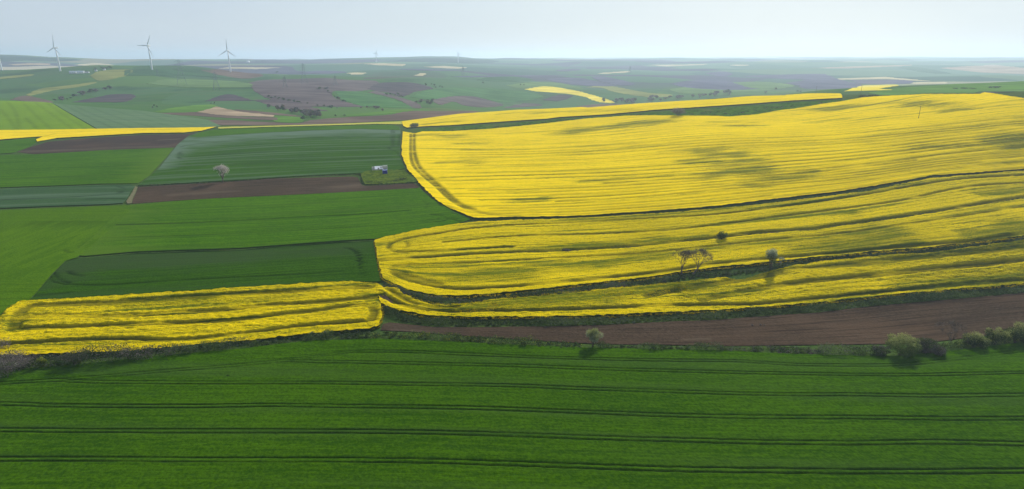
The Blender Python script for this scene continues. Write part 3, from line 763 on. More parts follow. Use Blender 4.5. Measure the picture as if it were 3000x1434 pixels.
field('rapeseed_field', [(-500, 385), (0, 384), (193, 382), (276, 380), (414, 378), (600, 376), (635, 374), (590, 386), (540, 391), (414, 393), (276, 401), (170, 407), (110, 418), (106, 412), (128, 402), (50, 408), (0, 412), (-500, 435)],
      3, 2.5, 1.3, [M['rape_far'], M['crop_side']], 'narrow yellow rape strip on the left above the dark ploughed plot', 'rapeseed field', yr=(700, 1100),
      gaps=[([(130, 402), (155, 396), (180, 393), (300, 386), (500, 381)], 2.0, 2.0, 0.5)], rough=0.25, rough_len=3,
      guides=[[(-500, 433), (0, 412), (276, 401), (640, 386)], [(-500, 385), (193, 382), (700, 374)]])
field('field_margin', [(640, 374), (800, 370), (1000, 364), (1100, 360), (1176, 355), (1180, 366), (1100, 365), (1000, 368), (800, 373.5), (640, 379)],
      4, 2, 0.8, [mat_rape('rape_margin', (0.55, 0.50, 0.06), (0.42, 0.42, 0.08), (0.24, 0.30, 0.06), (0.08, 0.12, 0.02)), M['wheat_side']], 'thin pale yellow margin between the ploughed strip and the green field', 'field margin', yr=(900, 1060), rough=0.2, rough_len=3)

# --- cereals and ploughland left of the yellow hill
field('wheat_field', [(600, 386), (645, 380), (800, 375), (1000, 370), (1100, 367), (1150, 367), (1172, 375), (1174, 390), (1170, 455), (1186, 495), (1150, 503), (1060, 509), (900, 516), (700, 529), (600, 534), (500, 541), (405, 545), (440, 518), (470, 490), (520, 425), (555, 398)],
      3.0, 1.2, 0.5, [M['wheat_striped'], M['wheat_side']], 'striped blue-green cereal field behind the blossoming tree', 'wheat field', yr=(400, 1100),
      gaps=[([(1148, 378), (1147, 405), (1148, 432)], 1.0, 1.0, 0.8), ([(1155, 378), (1154, 405), (1155, 432)], 1.0, 1.0, 0.8), ([(530, 432), (560, 425), (700, 414), (900, 405), (1120, 400)], 1.6, 2, 0.6), ([(530, 450), (540, 460), (600, 457), (800, 446), (1100, 436)], 1.4, 2, 0.5), ([(490, 490), (600, 485), (900, 472), (1150, 462)], 1.8, 2, 0.5), ([(1130, 437), (1140, 432), (1142, 440)], 1.2, 1.5, 0.7), ([(530, 445), (522, 455), (526, 466), (540, 466)], 1.3, 1.4, 0.8), ([(1150, 440), (1166, 450), (1172, 462)], 1.2, 1.2, 0.5), ([(1172, 395), (1168, 430)], 2.2, 2, 0.6)],
      sparse=[([(560, 418), (700, 400), (900, 388), (1120, 384), (1150, 386)], 40, 25, 0.75), ([(470, 490), (530, 430), (560, 405)], 10, 8, 0.7)],
      guides=[[(300, 560), (405, 546), (600, 534), (900, 516), (1200, 500)], [(300, 510), (500, 490), (900, 473), (1200, 462)], [(300, 455), (540, 432), (900, 405), (1200, 398)], [(300, 405), (555, 390), (800, 376), (1000, 371), (1200, 364)]], rough=0.05, rough_len=3)
field('ploughed_field', [(50, 446), (95, 430), (140, 416), (276, 404), (414, 396), (540, 393), (575, 390), (560, 397), (535, 420), (510, 433), (300, 441), (100, 452)],
      3, 2, 0.05, [M['soil_dark'], M['soil_dark']], 'dark ploughed plot under the narrow yellow strip at left', 'ploughed field', kind='structure', yr=(500, 1000),
      sparse=[([(470, 411), (520, 408)], 2, 3, 0.8), ([(60, 446), (300, 436), (500, 428)], 5, 6, 0.35)], rough=0.1, rough_len=2)
field('wheat_field', [(-600, 438), (0, 414), (104, 404), (110, 416), (90, 430), (40, 449), (0, 452), (-600, 470)], 3, 2, 0.5, [M['wheat_bright'], M['wheat_side']],
      'small bright green plot at the left edge under the yellow strip', 'wheat field', yr=(500, 1000), rough=0.05)
field('wheat_field', [(-700, 490), (0, 456), (100, 454), (300, 442), (510, 434), (490, 460), (462, 490), (438, 517), (404, 539), (300, 540), (150, 546), (0, 551), (-700, 580)], 3.0, 1.2, 0.45, [M['wheat_bright'], M['wheat_side']],
      'mid green cereal field below the dark ploughed plot at left', 'wheat field', yr=(400, 900), gaps=[([(0, 500), (200, 493), (420, 486)], 1.2, 2, 0.35), ([(0, 478), (200, 472), (430, 460)], 1.2, 2, 0.4), ([(0, 525), (300, 516), (420, 508)], 1.2, 2, 0.35)],
      sparse=[([(400, 540), (450, 500), (500, 445)], 14, 12, 0.5)], guides=[[(-700, 580), (0, 551), (300, 540), (520, 534)], [(-700, 520), (0, 500), (200, 493), (520, 484)], [(-700, 490), (0, 456), (300, 442), (520, 432)]], rough=0.05, rough_len=3)
field('wheat_field', [(-700, 595), (0, 556), (200, 548), (380, 543), (398, 548), (385, 562), (372, 585), (360, 597), (300, 601), (150, 606), (0, 612), (-700, 650)], 2.5, 1.0, 0.6, [M['wheat_blue'], M['wheat_side']],
      'blue-green cereal strip at left ending at the brown plot', 'wheat field', yr=(400, 800), gaps=[([(0, 588), (200, 580), (340, 570), (358, 562), (362, 553), (345, 549)], 1.2, 1.2, 0.7), ([(250, 586), (340, 584), (368, 586)], 1.2, 1.2, 0.6), ([(330, 556), (350, 562), (340, 572)], 1, 1, 0.6)], rough=0.06, rough_len=2.5,
      guides=[[(-700, 650), (0, 612), (300, 601), (500, 594)], [(-700, 595), (0, 556), (380, 543), (500, 540)]])
field('ploughed_field', [(404, 549), (560, 539), (800, 524), (1030, 518), (1048, 521), (1060, 543), (1070, 546), (1210, 537), (1228, 547), (1225, 551), (1100, 561), (900, 569), (700, 578), (500, 589), (390, 597), (378, 592), (392, 568)],
      2.5, 1.2, 0.05, [M['soil'], M['soil']], 'brown ploughed strip in front of the blossoming tree', 'ploughed field', kind='structure', yr=(400, 800), sparse=[([(1000, 548), (1040, 545)], 6, 8, 0.35), ([(500, 572), (700, 560)], 1.5, 3, 0.4)], rough=0.1, rough_len=2,
      guides=[[(300, 605), (500, 589), (900, 569), (1300, 544)], [(300, 555), (560, 539), (800, 524), (1300, 500)]])
field('dry_weeds', [(374, 599), (370, 592), (380, 577), (389, 562), (396, 549), (404, 549), (398, 566), (389, 584), (386, 597)], 1.5, 1.2, 0.5, [mat_plain('straw', (0.13, 0.12, 0.045), 0.95, 0.6, 0.6), M['wheat_side']],
      'tan patch of dry weeds at the left end of the brown strip', 'weeds', yr=(400, 800), rough=0.5, rough_len=1.5)
field('weeds', [(1056, 512), (1075, 502), (1110, 500), (1180, 500), (1205, 518), (1228, 534), (1180, 538), (1070, 543), (1062, 530)], 1.2, 0.8, 0.7, [mat_rape('weed_patch', (0.13, 0.17, 0.01), (0.07, 0.12, 0.01), (0.035, 0.08, 0.008), (0.02, 0.04, 0.005), 1.0, 0.35), M['wheat_side']],
      'rough yellow-green weed patch around the white hut', 'weeds', yr=(400, 800), rough=0.9, rough_len=1.6)
field('wheat_field', [(372, 604), (500, 592), (600, 585), (900, 571), (1228, 553), (1262, 582), (1300, 606), (1350, 632), (1378, 645), (1340, 658), (1300, 664), (1200, 681), (1100, 702), (1000, 707), (700, 729), (400, 739), (250, 752), (205, 750), (262, 706), (320, 650)],
      2.2, 0.9, 0.5, [M['wheat_bright'], M['wheat_side']], 'vivid green cereal field in the middle left below the brown strip', 'wheat field', yr=(280, 700),
      gaps=[([(320, 661), (520, 656), (700, 648), (900, 637), (1050, 630), (1200, 618)], 1.3, 1.3, 0.75), ([(1262, 631), (1290, 633), (1308, 642), (1300, 650)], 0.9, 1, 0.9), ([(1232, 650), (1245, 647), (1275, 646), (1290, 640)], 0.9, 1, 0.9), ([(1230, 654), (1260, 653), (1292, 652)], 0.7, 1, 0.7), ([(1240, 590), (1254, 600), (1250, 612)], 0.8, 1, 0.6), ([(300, 700), (600, 690), (1000, 670), (1200, 655)], 1.0, 1.6, 0.4), ([(1318, 640), (1345, 650), (1360, 655)], 1.6, 1.6, 0.7)],
      sparse=[([(372, 606), (320, 655), (262, 706), (215, 748)], 18, 16, 0.5)],
      guides=[[(100, 768), (250, 752), (400, 740), (700, 730), (1000, 708), (1400, 650)], [(100, 680), (320, 661), (700, 648), (1050, 630), (1400, 600)], [(100, 628), (372, 604), (600, 586), (900, 571), (1400, 544)]], rough=0.05, rough_len=2.5)
field('wheat_field', [(-800, 660), (0, 618), (150, 612), (366, 603), (390, 606), (345, 655), (280, 712), (226, 757), (192, 767), (152, 806), (109, 858), (81, 887), (30, 905), (0, 930), (-300, 980), (-900, 1040)], 2.2, 0.9, 0.45, [mat_wheat('wheat_headland', (0.046, 0.115, 0.0), (0.082, 0.168, 0.0), (0.06, 0.12, 0.01), 0.4, 1.0), M['wheat_side']],
      'pale green headland field at the left edge with diagonal tracks', 'wheat field', yr=(200, 700), gaps=[([(340, 636), (280, 690), (230, 730)], 0.9, 1.0, 0.35), ([(190, 735), (205, 742), (240, 735)], 0.9, 1, 0.7)], rough=0.05, rough_len=2.5,
      guides=[[(-900, 1000), (0, 820), (400, 500)], [(-900, 800), (0, 650), (400, 400)]])
field('wheat_field', [(232, 759), (400, 744), (700, 734), (1000, 711), (1093, 708), (1102, 765), (1112, 812), (1116, 828), (950, 830), (750, 843), (500, 860), (250, 875), (84, 886), (112, 858), (155, 806), (195, 768)],
      1.8, 0.6, 0.6, [M['wheat_dark'], M['wheat_side']], 'dark green cereal field with turning tracks above the lower yellow strip', 'wheat field', yr=(230, 450),
      gaps=[([(140, 796), (142, 808), (155, 826), (175, 833), (195, 836)], 0.6, 0.6, 1.0), ([(155, 783), (153, 795), (165, 812), (185, 827), (205, 832)], 0.6, 0.6, 1.0), ([(203, 798), (205, 803), (215, 806), (240, 812)], 0.9, 1.0, 0.9), ([(195, 836), (300, 838), (500, 826), (700, 815), (900, 806), (1000, 798)], 0.7, 1.2, 0.6),
            ([(1010, 729), (1035, 737), (1045, 750), (1052, 770), (1055, 790), (1070, 812)], 0.5, 0.5, 1.0), ([(1022, 728), (1044, 738), (1056, 752), (1054, 768), (1056, 786)], 0.5, 0.5, 1.0), ([(1040, 765), (1066, 772)], 0.7, 0.6, 0.9), ([(1048, 800), (1056, 816)], 0.4, 0.5, 0.7),
            ([(225, 751), (240, 757), (400, 746), (700, 735), (1000, 713), (1090, 710)], 1.3, 1.0, 0.9), ([(85, 873), (140, 868), (200, 861)], 1.5, 1.5, 0.6)],
      sparse=[([(240, 772), (400, 762), (700, 748), (1000, 728)], 12, 10, 0.55), ([(190, 790), (220, 800)], 10, 10, 0.6)],
      guides=[[(-50, 897), (84, 887), (500, 861), (950, 831), (1200, 815)], [(-50, 845), (300, 828), (700, 800), (1200, 765)], [(-50, 790), (232, 760), (700, 735), (1200, 700)]], rough=0.06, rough_len=2)
# --- the long bare field
field('ploughed_field', [(1122, 950), (1140, 945), (1187, 950), (1261, 958), (1373, 960), (1500, 958), (1650, 956), (1800, 951), (1948, 943), (2100, 938), (2187, 930), (2400, 916), (2550, 898), (2700, 885), (2850, 872), (3000, 858), (3300, 832), (3700, 800), (3700, 905), (3300, 940), (3000, 968), (2880, 985), (2750, 1000), (2600, 1008), (2450, 1010), (2300, 1012), (2100, 1014), (1900, 1010), (1750, 1008), (1600, 1000), (1450, 990), (1300, 980), (1200, 972), (1115, 968)],
      1.4, 0.6, 0.05, [M['soil'], M['soil']], 'long bare brown field between the rape and the foreground hedge', 'ploughed field', kind='structure', yr=(150, 400), rough=0.12, rough_len=1.2,
      sparse=[([(1150, 968), (1250, 972)], 1.5, 2.5, 0.6), ([(2000, 996), (2080, 993)], 0.3, 0.5, 0.3), ([(1130, 955), (1300, 966)], 2, 3, 0.25)],
      guides=[[(1000, 975), (1300, 980), (1600, 1000), (2100, 1014), (2600, 1008), (3000, 968), (3800, 900)], [(1000, 940), (1261, 956), (1650, 954), (2100, 936), (2550, 896), (3000, 856), (3800, 790)]])
field('bare_patch', [(1112, 868), (1124, 864), (1140, 875), (1152, 890), (1140, 898), (1124, 890)], 0.8, 0.6, 0.25, [M['soil'], M['soil']], 'bare soil patch where the two lower yellow strips meet', 'soil', kind='structure', yr=(200, 400), rough=0.2, lift=0.3)
# --- grass bank between the rape hill and the ridge strip
g_ = G('bank_grass')
_p = g_.pos()
_c = g_.mix(g_.rng(g_.noise(_p, 0.12, 4, 0.7), 0.36, 0.62), (0.024, 0.070, 0.0), (0.060, 0.145, 0.004))
_c = g_.mix(g_.rng(g_.noise(_p, 0.035, 3, 0.6), 0.56, 0.66), _c, (0.085, 0.12, 0.02))
M['bank'] = g_.bsdf(_c, 1.0, 0.0, g_.bump(g_.noise(_p, 0.25, 4, 0.7), 0.5, 0.6))
field('grass_bank', [(1215, 391), (1238, 378), (1331, 374), (1442, 366), (1600, 356), (1640, 350), (1776, 343), (1914, 330), (2011, 324), (2085, 319), (2193, 312), (2331, 301), (2467, 294), (2540, 286), (2560, 284), (2532, 289), (2470, 300), (2414, 308), (2331, 321), (2276, 328), (2221, 338), (2138, 344), (2100, 342), (1914, 340), (1831, 341), (1721, 349), (1610, 362), (1497, 374), (1414, 381), (1331, 386), (1238, 388)],
      3, 2, 0.5, [M['bank'], M['bank']], 'rough green grass bank below the ridge strip of rape', 'grass bank', yr=(500, 1100), rough=1.2, rough_len=4)
# --- striped hill at left
field('wheat_field', [(-600, 300), (0, 296), (90, 296), (150, 303), (215, 341), (282, 380), (200, 381), (0, 383), (-600, 384)], 5, 3, 0.6, [M['wheat_lime'], M['wheat_side']], 'lime green field with slanting tracks on the far left slope', 'wheat field', yr=(900, 1420),
      gaps=[([(20, 298), (45, 330), (58, 381)], 1.4, 1.6, 0.55), ([(0, 320), (30, 355), (48, 381)], 1.4, 1.6, 0.55), ([(75, 347), (95, 365), (110, 381)], 1.4, 1.6, 0.7), ([(65, 300), (100, 335), (150, 381)], 1.6, 1.8, 0.4), ([(100, 300), (150, 335), (215, 381)], 1.6, 1.8, 0.4), ([(135, 302), (190, 340), (255, 381)], 1.6, 1.8, 0.4), ([(-100, 300), (-40, 340), (0, 381)], 1.6, 1.8, 0.4)])
field('wheat_field', [(153, 304), (280, 315), (420, 326), (560, 345), (610, 353), (650, 371), (600, 375), (414, 377), (285, 379), (218, 340)], 5, 3, 0.5, [M['wheat_sage'], M['wheat_side']], 'grey-green striped field right of the lime green slope', 'wheat field', yr=(900, 1420),
      gaps=[([(185, 308), (250, 340), (330, 376)], 1.6, 2, 0.45), ([(220, 312), (290, 343), (390, 376)], 1.6, 2, 0.45), ([(265, 316), (350, 347), (450, 375)], 1.6, 2, 0.4), ([(320, 321), (420, 350), (510, 374)], 1.6, 2, 0.35), ([(390, 326), (480, 352), (570, 373)], 1.6, 2, 0.35), ([(460, 334), (540, 355), (620, 371)], 1.6, 2, 0.35)])

# --- fields on the far hills
PAL = {'br': ((0.095, 0.066, 0.054), (0.125, 0.090, 0.070)), 'pu': ((0.080, 0.062, 0.066), (0.110, 0.085, 0.082)), 'dk': ((0.050, 0.042, 0.050), (0.070, 0.055, 0.060)), 'tan': ((0.27, 0.20, 0.13), (0.34, 0.26, 0.17)),
       'cr': ((0.38, 0.33, 0.19), (0.46, 0.40, 0.25)), 'ye': ((0.62, 0.50, 0.04), (0.70, 0.56, 0.06)), 'yp': ((0.16, 0.18, 0.05), (0.20, 0.21, 0.06)), 'vi_haze': ((0.070, 0.066, 0.105), (0.095, 0.088, 0.140)), 'gr': ((0.060, 0.140, 0.020), (0.085, 0.18, 0.024)), 'gm': ((0.042, 0.115, 0.034), (0.055, 0.14, 0.040)), 'gd': ((0.030, 0.080, 0.035), (0.040, 0.098, 0.038)), 'gl': ((0.085, 0.150, 0.05), (0.105, 0.175, 0.055))}  # the violet pair is dark soil with blue haze painted into its colour
for k_, (a_, b_) in PAL.items():
    g = G('hill_' + k_)
    p_ = g.pos()
    f_ = g.math('ADD', g.math('MULTIPLY', g.noise(g.scale(p_, (0.006, 0.03, 0)), 1.0, 4, 0.65), 0.6), g.math('MULTIPLY', g.noise(p_, 0.006, 4, 0.6), 0.4))
    M['hill_' + k_] = g.bsdf(g.mix(g.rng(f_, 0.38, 0.62), tuple(x * 1.08 for x in a_), tuple(x * 1.4 for x in b_)), 1.0, 0.0)  # lightened overall, putting part of the haze fade into the colour
FAR = [
    ('br', 'ploughed_field', 'brown ploughed strip behind the thin pale margin', (1020, 1500), [(591, 352), (666, 353), (790, 359), (873, 362), (914, 353), (1000, 345), (1133, 338), (1193, 327), (1276, 326), (1400, 327), (1331, 341), (1276, 346), (1166, 353), (1000, 362), (873, 368), (760, 372), (660, 370)]),
    ('gr', 'wheat_field', 'bright green wedge above the brown strip beside the thicket', (1020, 1600), [(804, 342), (860, 342), (890, 350), (873, 360), (804, 356)]),
    ('br', 'ploughed_field', 'brown band under the pinkish tan field', (1020, 1600), [(445, 333), (500, 331), (577, 330), (693, 341), (801, 345), (801, 353), (666, 346), (583, 340), (520, 338)]),
    ('tan', 'stubble_field', 'pinkish tan stubble field in the near valley', (1020, 1700), [(577, 329), (633, 313), (693, 326), (798, 338), (801, 343), (693, 340), (627, 336)]),
    ('gr', 'wheat_field', 'bright green slope left of the tan stubble', (1020, 1700), [(447, 329), (500, 318), (600, 307), (634, 312), (576, 328), (500, 331)]),
    ('gr', 'wheat_field', 'bright green patch in front of the far ploughed strip', (1020, 1700), [(1000, 338), (1090, 330), (1170, 322), (1210, 324), (1130, 335), (1030, 342)]),
    ('br', 'ploughed_field', 'thin brown strip under the bushy valley slope', (1020, 1800), [(690, 321), (760, 327), (830, 334), (890, 343), (800, 337), (700, 328)]),
    ('dk', 'ploughed_field', 'dark triangular ploughed patch on the left valley slope', (1300, 2300), [(600, 297), (668, 277), (727, 291), (740, 296), (690, 296)]),
    ('pu', 'ploughed_field', 'purple-brown band running down to the thicket', (1300, 2300), [(743, 293), (790, 293), (845, 301), (928, 318), (965, 330), (900, 328), (830, 318), (780, 306)]),
    ('pu', 'ploughed_field', 'large purple-brown hillside in the middle distance', (1400, 2800), [(727, 243), (776, 235), (859, 232), (953, 229), (1025, 235), (1100, 238), (1110, 258), (1040, 268), (975, 268), (985, 290), (1060, 312), (1130, 330), (1040, 338), (960, 322), (890, 312), (800, 295), (750, 270)]),
    ('gm', 'wheat_field', 'green field right of the large purple-brown hillside', (1400, 2800), [(981, 268), (1039, 268), (1100, 278), (1180, 303), (1220, 320), (1110, 324), (1050, 308), (1000, 293)]),
    ('dk', 'ploughed_field', 'dark purple ploughed hill right of centre', (1400, 3000), [(1075, 262), (1105, 246), (1144, 242), (1207, 243), (1271, 260), (1221, 268), (1177, 284), (1144, 273), (1110, 268)]),
    ('pu', 'ploughed_field', 'pale pinkish band below the dark purple hill', (1400, 3000), [(1080, 271), (1110, 269), (1210, 298), (1235, 315), (1215, 320), (1166, 293)]),
    ('pu', 'ploughed_field', 'curved brown field on the near hill behind the rape ridge', (1250, 2600), [(1265, 293), (1318, 284), (1381, 283), (1442, 298), (1475, 309), (1414, 315), (1359, 309), (1326, 298), (1290, 308)]),
    ('gm', 'wheat_field', 'green hillside left of the pale yellow valley field', (1250, 3400), [(1200, 285), (1270, 262), (1400, 258), (1530, 268), (1590, 285), (1480, 300), (1385, 282), (1318, 283), (1260, 292)]),
    ('ye', 'rapeseed_field', 'pale yellow rape sweep on the far valley side', (1300, 4200), [(1536, 262), (1605, 254), (1693, 268), (1762, 287), (1801, 300), (1762, 301), (1693, 280), (1624, 272), (1569, 268)]),
    ('dk', 'ploughed_field', 'small dark wedge under the yellow valley sweep', (1300, 4200), [(1588, 293), (1638, 279), (1680, 282), (1633, 297)]),
    ('vi_haze', 'ploughed_field', 'bluish ploughed slope above the yellow valley sweep', (1800, 5000), [(1591, 232), (1693, 229), (1749, 240), (1804, 251), (1749, 253), (1666, 246)]),
    ('vi_haze', 'ploughed_field', 'dark blue ploughed tongue right of the bluish slope', (1800, 5000), [(1729, 226), (1776, 226), (1859, 246), (1818, 251), (1762, 240)]),
    ('yp', 'stubble_field', 'tan line of stubble falling towards the valley thicket', (1500, 4500), [(1715, 257), (1776, 251), (1887, 271), (1970, 279), (1909, 286), (1804, 271), (1762, 258)]),
    ('vi_haze', 'ploughed_field', 'blue-violet ploughed hill above the valley bushes', (1500, 5000), [(1964, 246), (2011, 238), (2055, 235), (2119, 236), (2193, 257), (2221, 261), (2155, 264), (2069, 262), (2000, 255)]),
    ('vi_haze', 'ploughed_field', 'large dark violet ploughed hill on the right', (1500, 6000), [(2171, 224), (2235, 221), (2400, 217), (2423, 221), (2464, 235), (2525, 249), (2470, 260), (2359, 260), (2340, 251), (2304, 244), (2359, 235), (2276, 231)]),
    ('vi_haze', 'ploughed_field', 'small violet patch left of the large dark hill', (2500, 7000), [(2064, 215), (2119, 210), (2146, 219), (2110, 225)]),
    ('cr', 'stubble_field', 'long cream line of stubble on the right', (2500, 7000), [(2452, 231), (2593, 226), (2734, 239), (2690, 237.5), (2593, 232), (2483, 234)]),
    ('vi_haze', 'ploughed_field', 'dark blue strip under the long cream line', (2000, 7000), [(2483, 235), (2649, 235), (2662, 246), (2533, 246)]),
    ('ye', 'rapeseed_field', 'small yellow slope behind the power poles', (980, 2600), [(2472, 268), (2533, 250), (2593, 247), (2632, 251), (2577, 260), (2613, 264), (2538, 266)]),
    ('gr', 'wheat_field', 'green hilltop behind the rape ridge at right', (950, 2000), [(2540, 272), (2640, 258), (2760, 250), (2880, 240), (3000, 238), (3300, 240), (3300, 268), (2990, 268), (2880, 268), (2830, 277), (2720, 277), (2600, 280)]),
    ('dk', 'ploughed_field', 'dark ploughed corner at the right edge', (750, 1500), [(2878, 271), (2952, 271), (3000, 273), (3300, 282), (3300, 296), (3000, 287), (2950, 281)]),
    ('gd', 'wheat_field', 'dark blue-green wedge on the far right slope', (3000, 9000), [(2627, 199), (2682, 197), (2781, 215), (2718, 214)]),
    ('tan', 'stubble_field', 'broad pale tan field at the far right', (3000, 9000), [(2754, 200), (2911, 190), (3000, 200), (3200, 205), (3200, 222), (3000, 218), (2870, 213)]),
    ('cr', 'stubble_field', 'small cream patch on the far right slope', (2500, 9000), [(2660, 243), (2700, 241), (2775, 241), (2770, 246), (2680, 247)]),
    ('br', 'ploughed_field', 'brown ploughed ridge below the third wind turbine', (1600, 2700), [(588, 206), (640, 204), (677, 204), (715, 205), (771, 221), (721, 231), (671, 226), (633, 218)]),
    ('gl', 'wheat_field', 'yellowish green patch right of the turbine ridge', (1800, 3200), [(727, 207), (804, 208), (878, 218), (776, 218)]),
    ('cr', 'stubble_field', 'cream stubble strip behind the third wind turbine', (2500, 5000), [(641, 201), (677, 197), (826, 199), (749, 203)]),
    ('yp', 'rough_pasture', 'yellowish scrubby slope below the far houses', (1700, 2700), [(262, 222), (300, 208), (385, 205), (372, 220), (330, 232), (290, 237)]),
    ('yp', 'rapeseed_field', 'thin yellow streak at the left edge of the hills', (1700, 2800), [(-40, 230), (0, 226), (55, 221), (102, 219), (70, 226), (0, 232)]),
    ('yp', 'rapeseed_field', 'pale yellow streak climbing the left hillside', (1500, 2500), [(77, 278), (119, 261), (210, 250), (282, 240), (276, 245), (218, 257), (150, 267), (90, 281)]),
    ('br', 'ploughed_field', 'brown patch behind the lime green slope', (1350, 2200), [(30, 293), (60, 283), (90, 283), (155, 300), (97, 299)]),
    ('dk', 'ploughed_field', 'purple patch beside the scrub line on the left', (1350, 2200), [(210, 300), (276, 287), (331, 277), (395, 279), (370, 298), (304, 300)]),
    ('cr', 'stubble_field', 'cream streak on the plain behind the far houses', (2700, 7000), [(218, 191), (276, 185), (330, 190), (414, 199), (300, 196)]),
    ('tan', 'stubble_field', 'pale streak on the far left plain', (2900, 8000), [(28, 189), (90, 186), (144, 187), (140, 191), (40, 192)]),
    ('cr', 'stubble_field', 'small cream patch on the green hills right of centre', (2000, 6000), [(1210, 222), (1230, 216), (1249, 215), (1240, 223)]),
    ('cr', 'stubble_field', 'small yellow patch on the plain in the centre', (2500, 7000), [(1014, 215), (1040, 213), (1075, 214), (1060, 219), (1030, 219)]),
    ('gd', 'wheat_field', 'dark green rounded hill above the right valley', (2000, 6000), [(1395, 235), (1450, 223), (1510, 225), (1560, 235), (1480, 240)]),
    ('gd', 'wheat_field', 'dark green field on the turbine ridge', (1500, 2700), [(365, 222), (385, 205), (590, 205), (633, 219), (700, 232), (560, 222), (440, 222)]),
    ('gl', 'wheat_field', 'light green field below the turbine ridge', (1500, 2500), [(430, 245), (500, 232), (620, 235), (720, 243), (735, 255), (640, 257), (520, 255)]),
]
field('wheat_field', [(592, 389), (645, 380), (800, 375), (1000, 370), (1100, 367), (1150, 367), (1170, 374), (1172, 383), (1060, 379), (900, 384), (760, 391), (660, 398), (580, 404), (560, 402)], 3, 1.2, 0.62, [M['wheat_bright'], M['wheat_side']],
      'bright green strip along the far edge of the striped cereal field', 'wheat field', yr=(700, 1100), rough=0.05)
FAR += [
    ('vi_haze', 'ploughed_field', 'violet strip on the plain above the bluish slope', (2500, 8000), [(1625, 206), (1690, 202), (1697, 206), (1650, 210)]),
    ('vi_haze', 'ploughed_field', 'thin dark line of plough right of the low wooded hill', (2500, 8000), [(1160, 203), (1260, 204), (1350, 207), (1300, 208), (1200, 206)]),
    ('vi_haze', 'ploughed_field', 'long thin blue ploughed strip across the centre plain', (2500, 8000), [(1320, 225), (1450, 222), (1640, 221), (1640, 223), (1480, 225), (1380, 227)]),
    ('vi_haze', 'ploughed_field', 'blue ploughed strip left of the hazy pylon', (2500, 8000), [(880, 212), (940, 208), (1000, 210), (1010, 214), (930, 217)]),
    ('cr', 'stubble_field', 'thin cream line on the plain above the violet hills', (3000, 9000), [(1750, 216), (1800, 211), (1850, 209), (1840, 212), (1780, 217)]),
    ('cr', 'stubble_field', 'pale stubble streak on the right plain near the horizon', (4000, 14000), [(1900, 191), (2000, 190), (2075, 188), (2060, 191), (1950, 195)]),
    ('cr', 'stubble_field', 'short pale stubble streak on the right plain near the horizon', (4000, 14000), [(2135, 192), (2165, 190), (2200, 191), (2170, 194)]),
    ('tan', 'stubble_field', 'faint tan streak across the right plain', (4000, 14000), [(2380, 200), (2480, 196), (2560, 194), (2700, 190), (2640, 194), (2480, 201)]),
    ('cr', 'stubble_field', 'cream streak at the left foot of the low wooded hill', (3500, 9000), [(1065, 188), (1120, 186), (1190, 189), (1180, 194), (1110, 192)]),
    ('cr', 'stubble_field', 'cream streak at the right foot of the low wooded hill', (3500, 9000), [(1240, 196), (1300, 194), (1370, 199), (1340, 202), (1270, 199)]),
    ('gl', 'wheat_field', 'sage green field sweeping over the right valley side', (1800, 5500), [(1960, 262), (2080, 248), (2220, 240), (2330, 252), (2250, 264), (2120, 272), (2000, 274)]),
    ('gl', 'wheat_field', 'sage green field below the bluish slope in the centre', (1500, 5000), [(1480, 250), (1600, 240), (1690, 255), (1700, 262), (1600, 253), (1530, 260)]),
    ('br', 'ploughed_field', 'brown ploughed foot of the hill just behind the ridge strip', (1150, 2600), [(1690, 312), (1760, 305), (1850, 306), (1930, 302), (1840, 310), (1740, 316)]),
    ('pu', 'ploughed_field', 'pinkish bare rise behind the left end of the ridge strip', (1200, 2600), [(1470, 318), (1510, 308), (1545, 303), (1590, 309), (1540, 314)]),
]
PAL_WOOD = ((0.022, 0.050, 0.040), (0.036, 0.070, 0.050))
g = G('hill_wood'); p_ = g.pos()
M['hill_wood'] = g.bsdf(g.mix(g.rng(g.noise(p_, 0.012, 4, 0.7), 0.35, 0.65), *PAL_WOOD), 1.0, 0.0)
FAR += [
    ('wood', 'distant_wood', 'dark wood covering the low hill on the horizon in the centre', (5500, 9000), [(1130, 182), (1200, 174), (1270, 170), (1290, 169), (1380, 173), (1460, 180), (1400, 187), (1290, 184), (1200, 187)]),
    ('wood', 'distant_wood', 'dark wooded slope on the horizon at the left edge', (4600, 7500), [(-200, 166), (0, 163), (60, 164), (130, 169), (240, 176), (160, 181), (60, 178), (0, 182), (-200, 184)]),
]
for (k_, nm, lb, yr_, poly_) in FAR:
    ymid = locate([np.mean(np.array(poly_), 0)], yr_)[0, 1]
    st = max(5.0, ymid * 0.006)
    cat_ = nm.replace('_', ' ')
    field(nm, poly_, st * 1.2, st * 0.8, 0.10 + ymid / 9000.0, [M['hill_' + k_], M['hill_' + k_]], lb, cat_, kind='structure' if nm in ('ploughed_field',) else 'stuff', yr=yr_, soft=(k_ not in ('cr', 'tan')), ragged=st * 0.6)
#PLANTS#
# ------------------------------------------------------------------ plants
M['leaf_dark'] = mat_leaf('leaf_dark', (0.026, 0.046, 0.014), (0.060, 0.098, 0.028), 0.4)
M['leaf_mid'] = mat_leaf('leaf_mid', (0.055, 0.092, 0.024), (0.125, 0.180, 0.048), 0.45)
M['leaf_pale'] = mat_leaf('leaf_pale', (0.13, 0.16, 0.05), (0.36, 0.39, 0.14), 0.55)
M['leaf_silver'] = mat_leaf('leaf_silver', (0.18, 0.22, 0.14), (0.42, 0.46, 0.33), 0.5)
M['leaf_lime'] = mat_leaf('leaf_lime', (0.16, 0.20, 0.02), (0.34, 0.36, 0.03), 0.5)
M['twig_grey'] = mat_leaf('twig_grey', (0.13, 0.11, 0.10), (0.27, 0.235, 0.21), 0.3)
M['twig_purple'] = mat_leaf('twig_purple', (0.085, 0.074, 0.070), (0.19, 0.165, 0.15), 0.3)
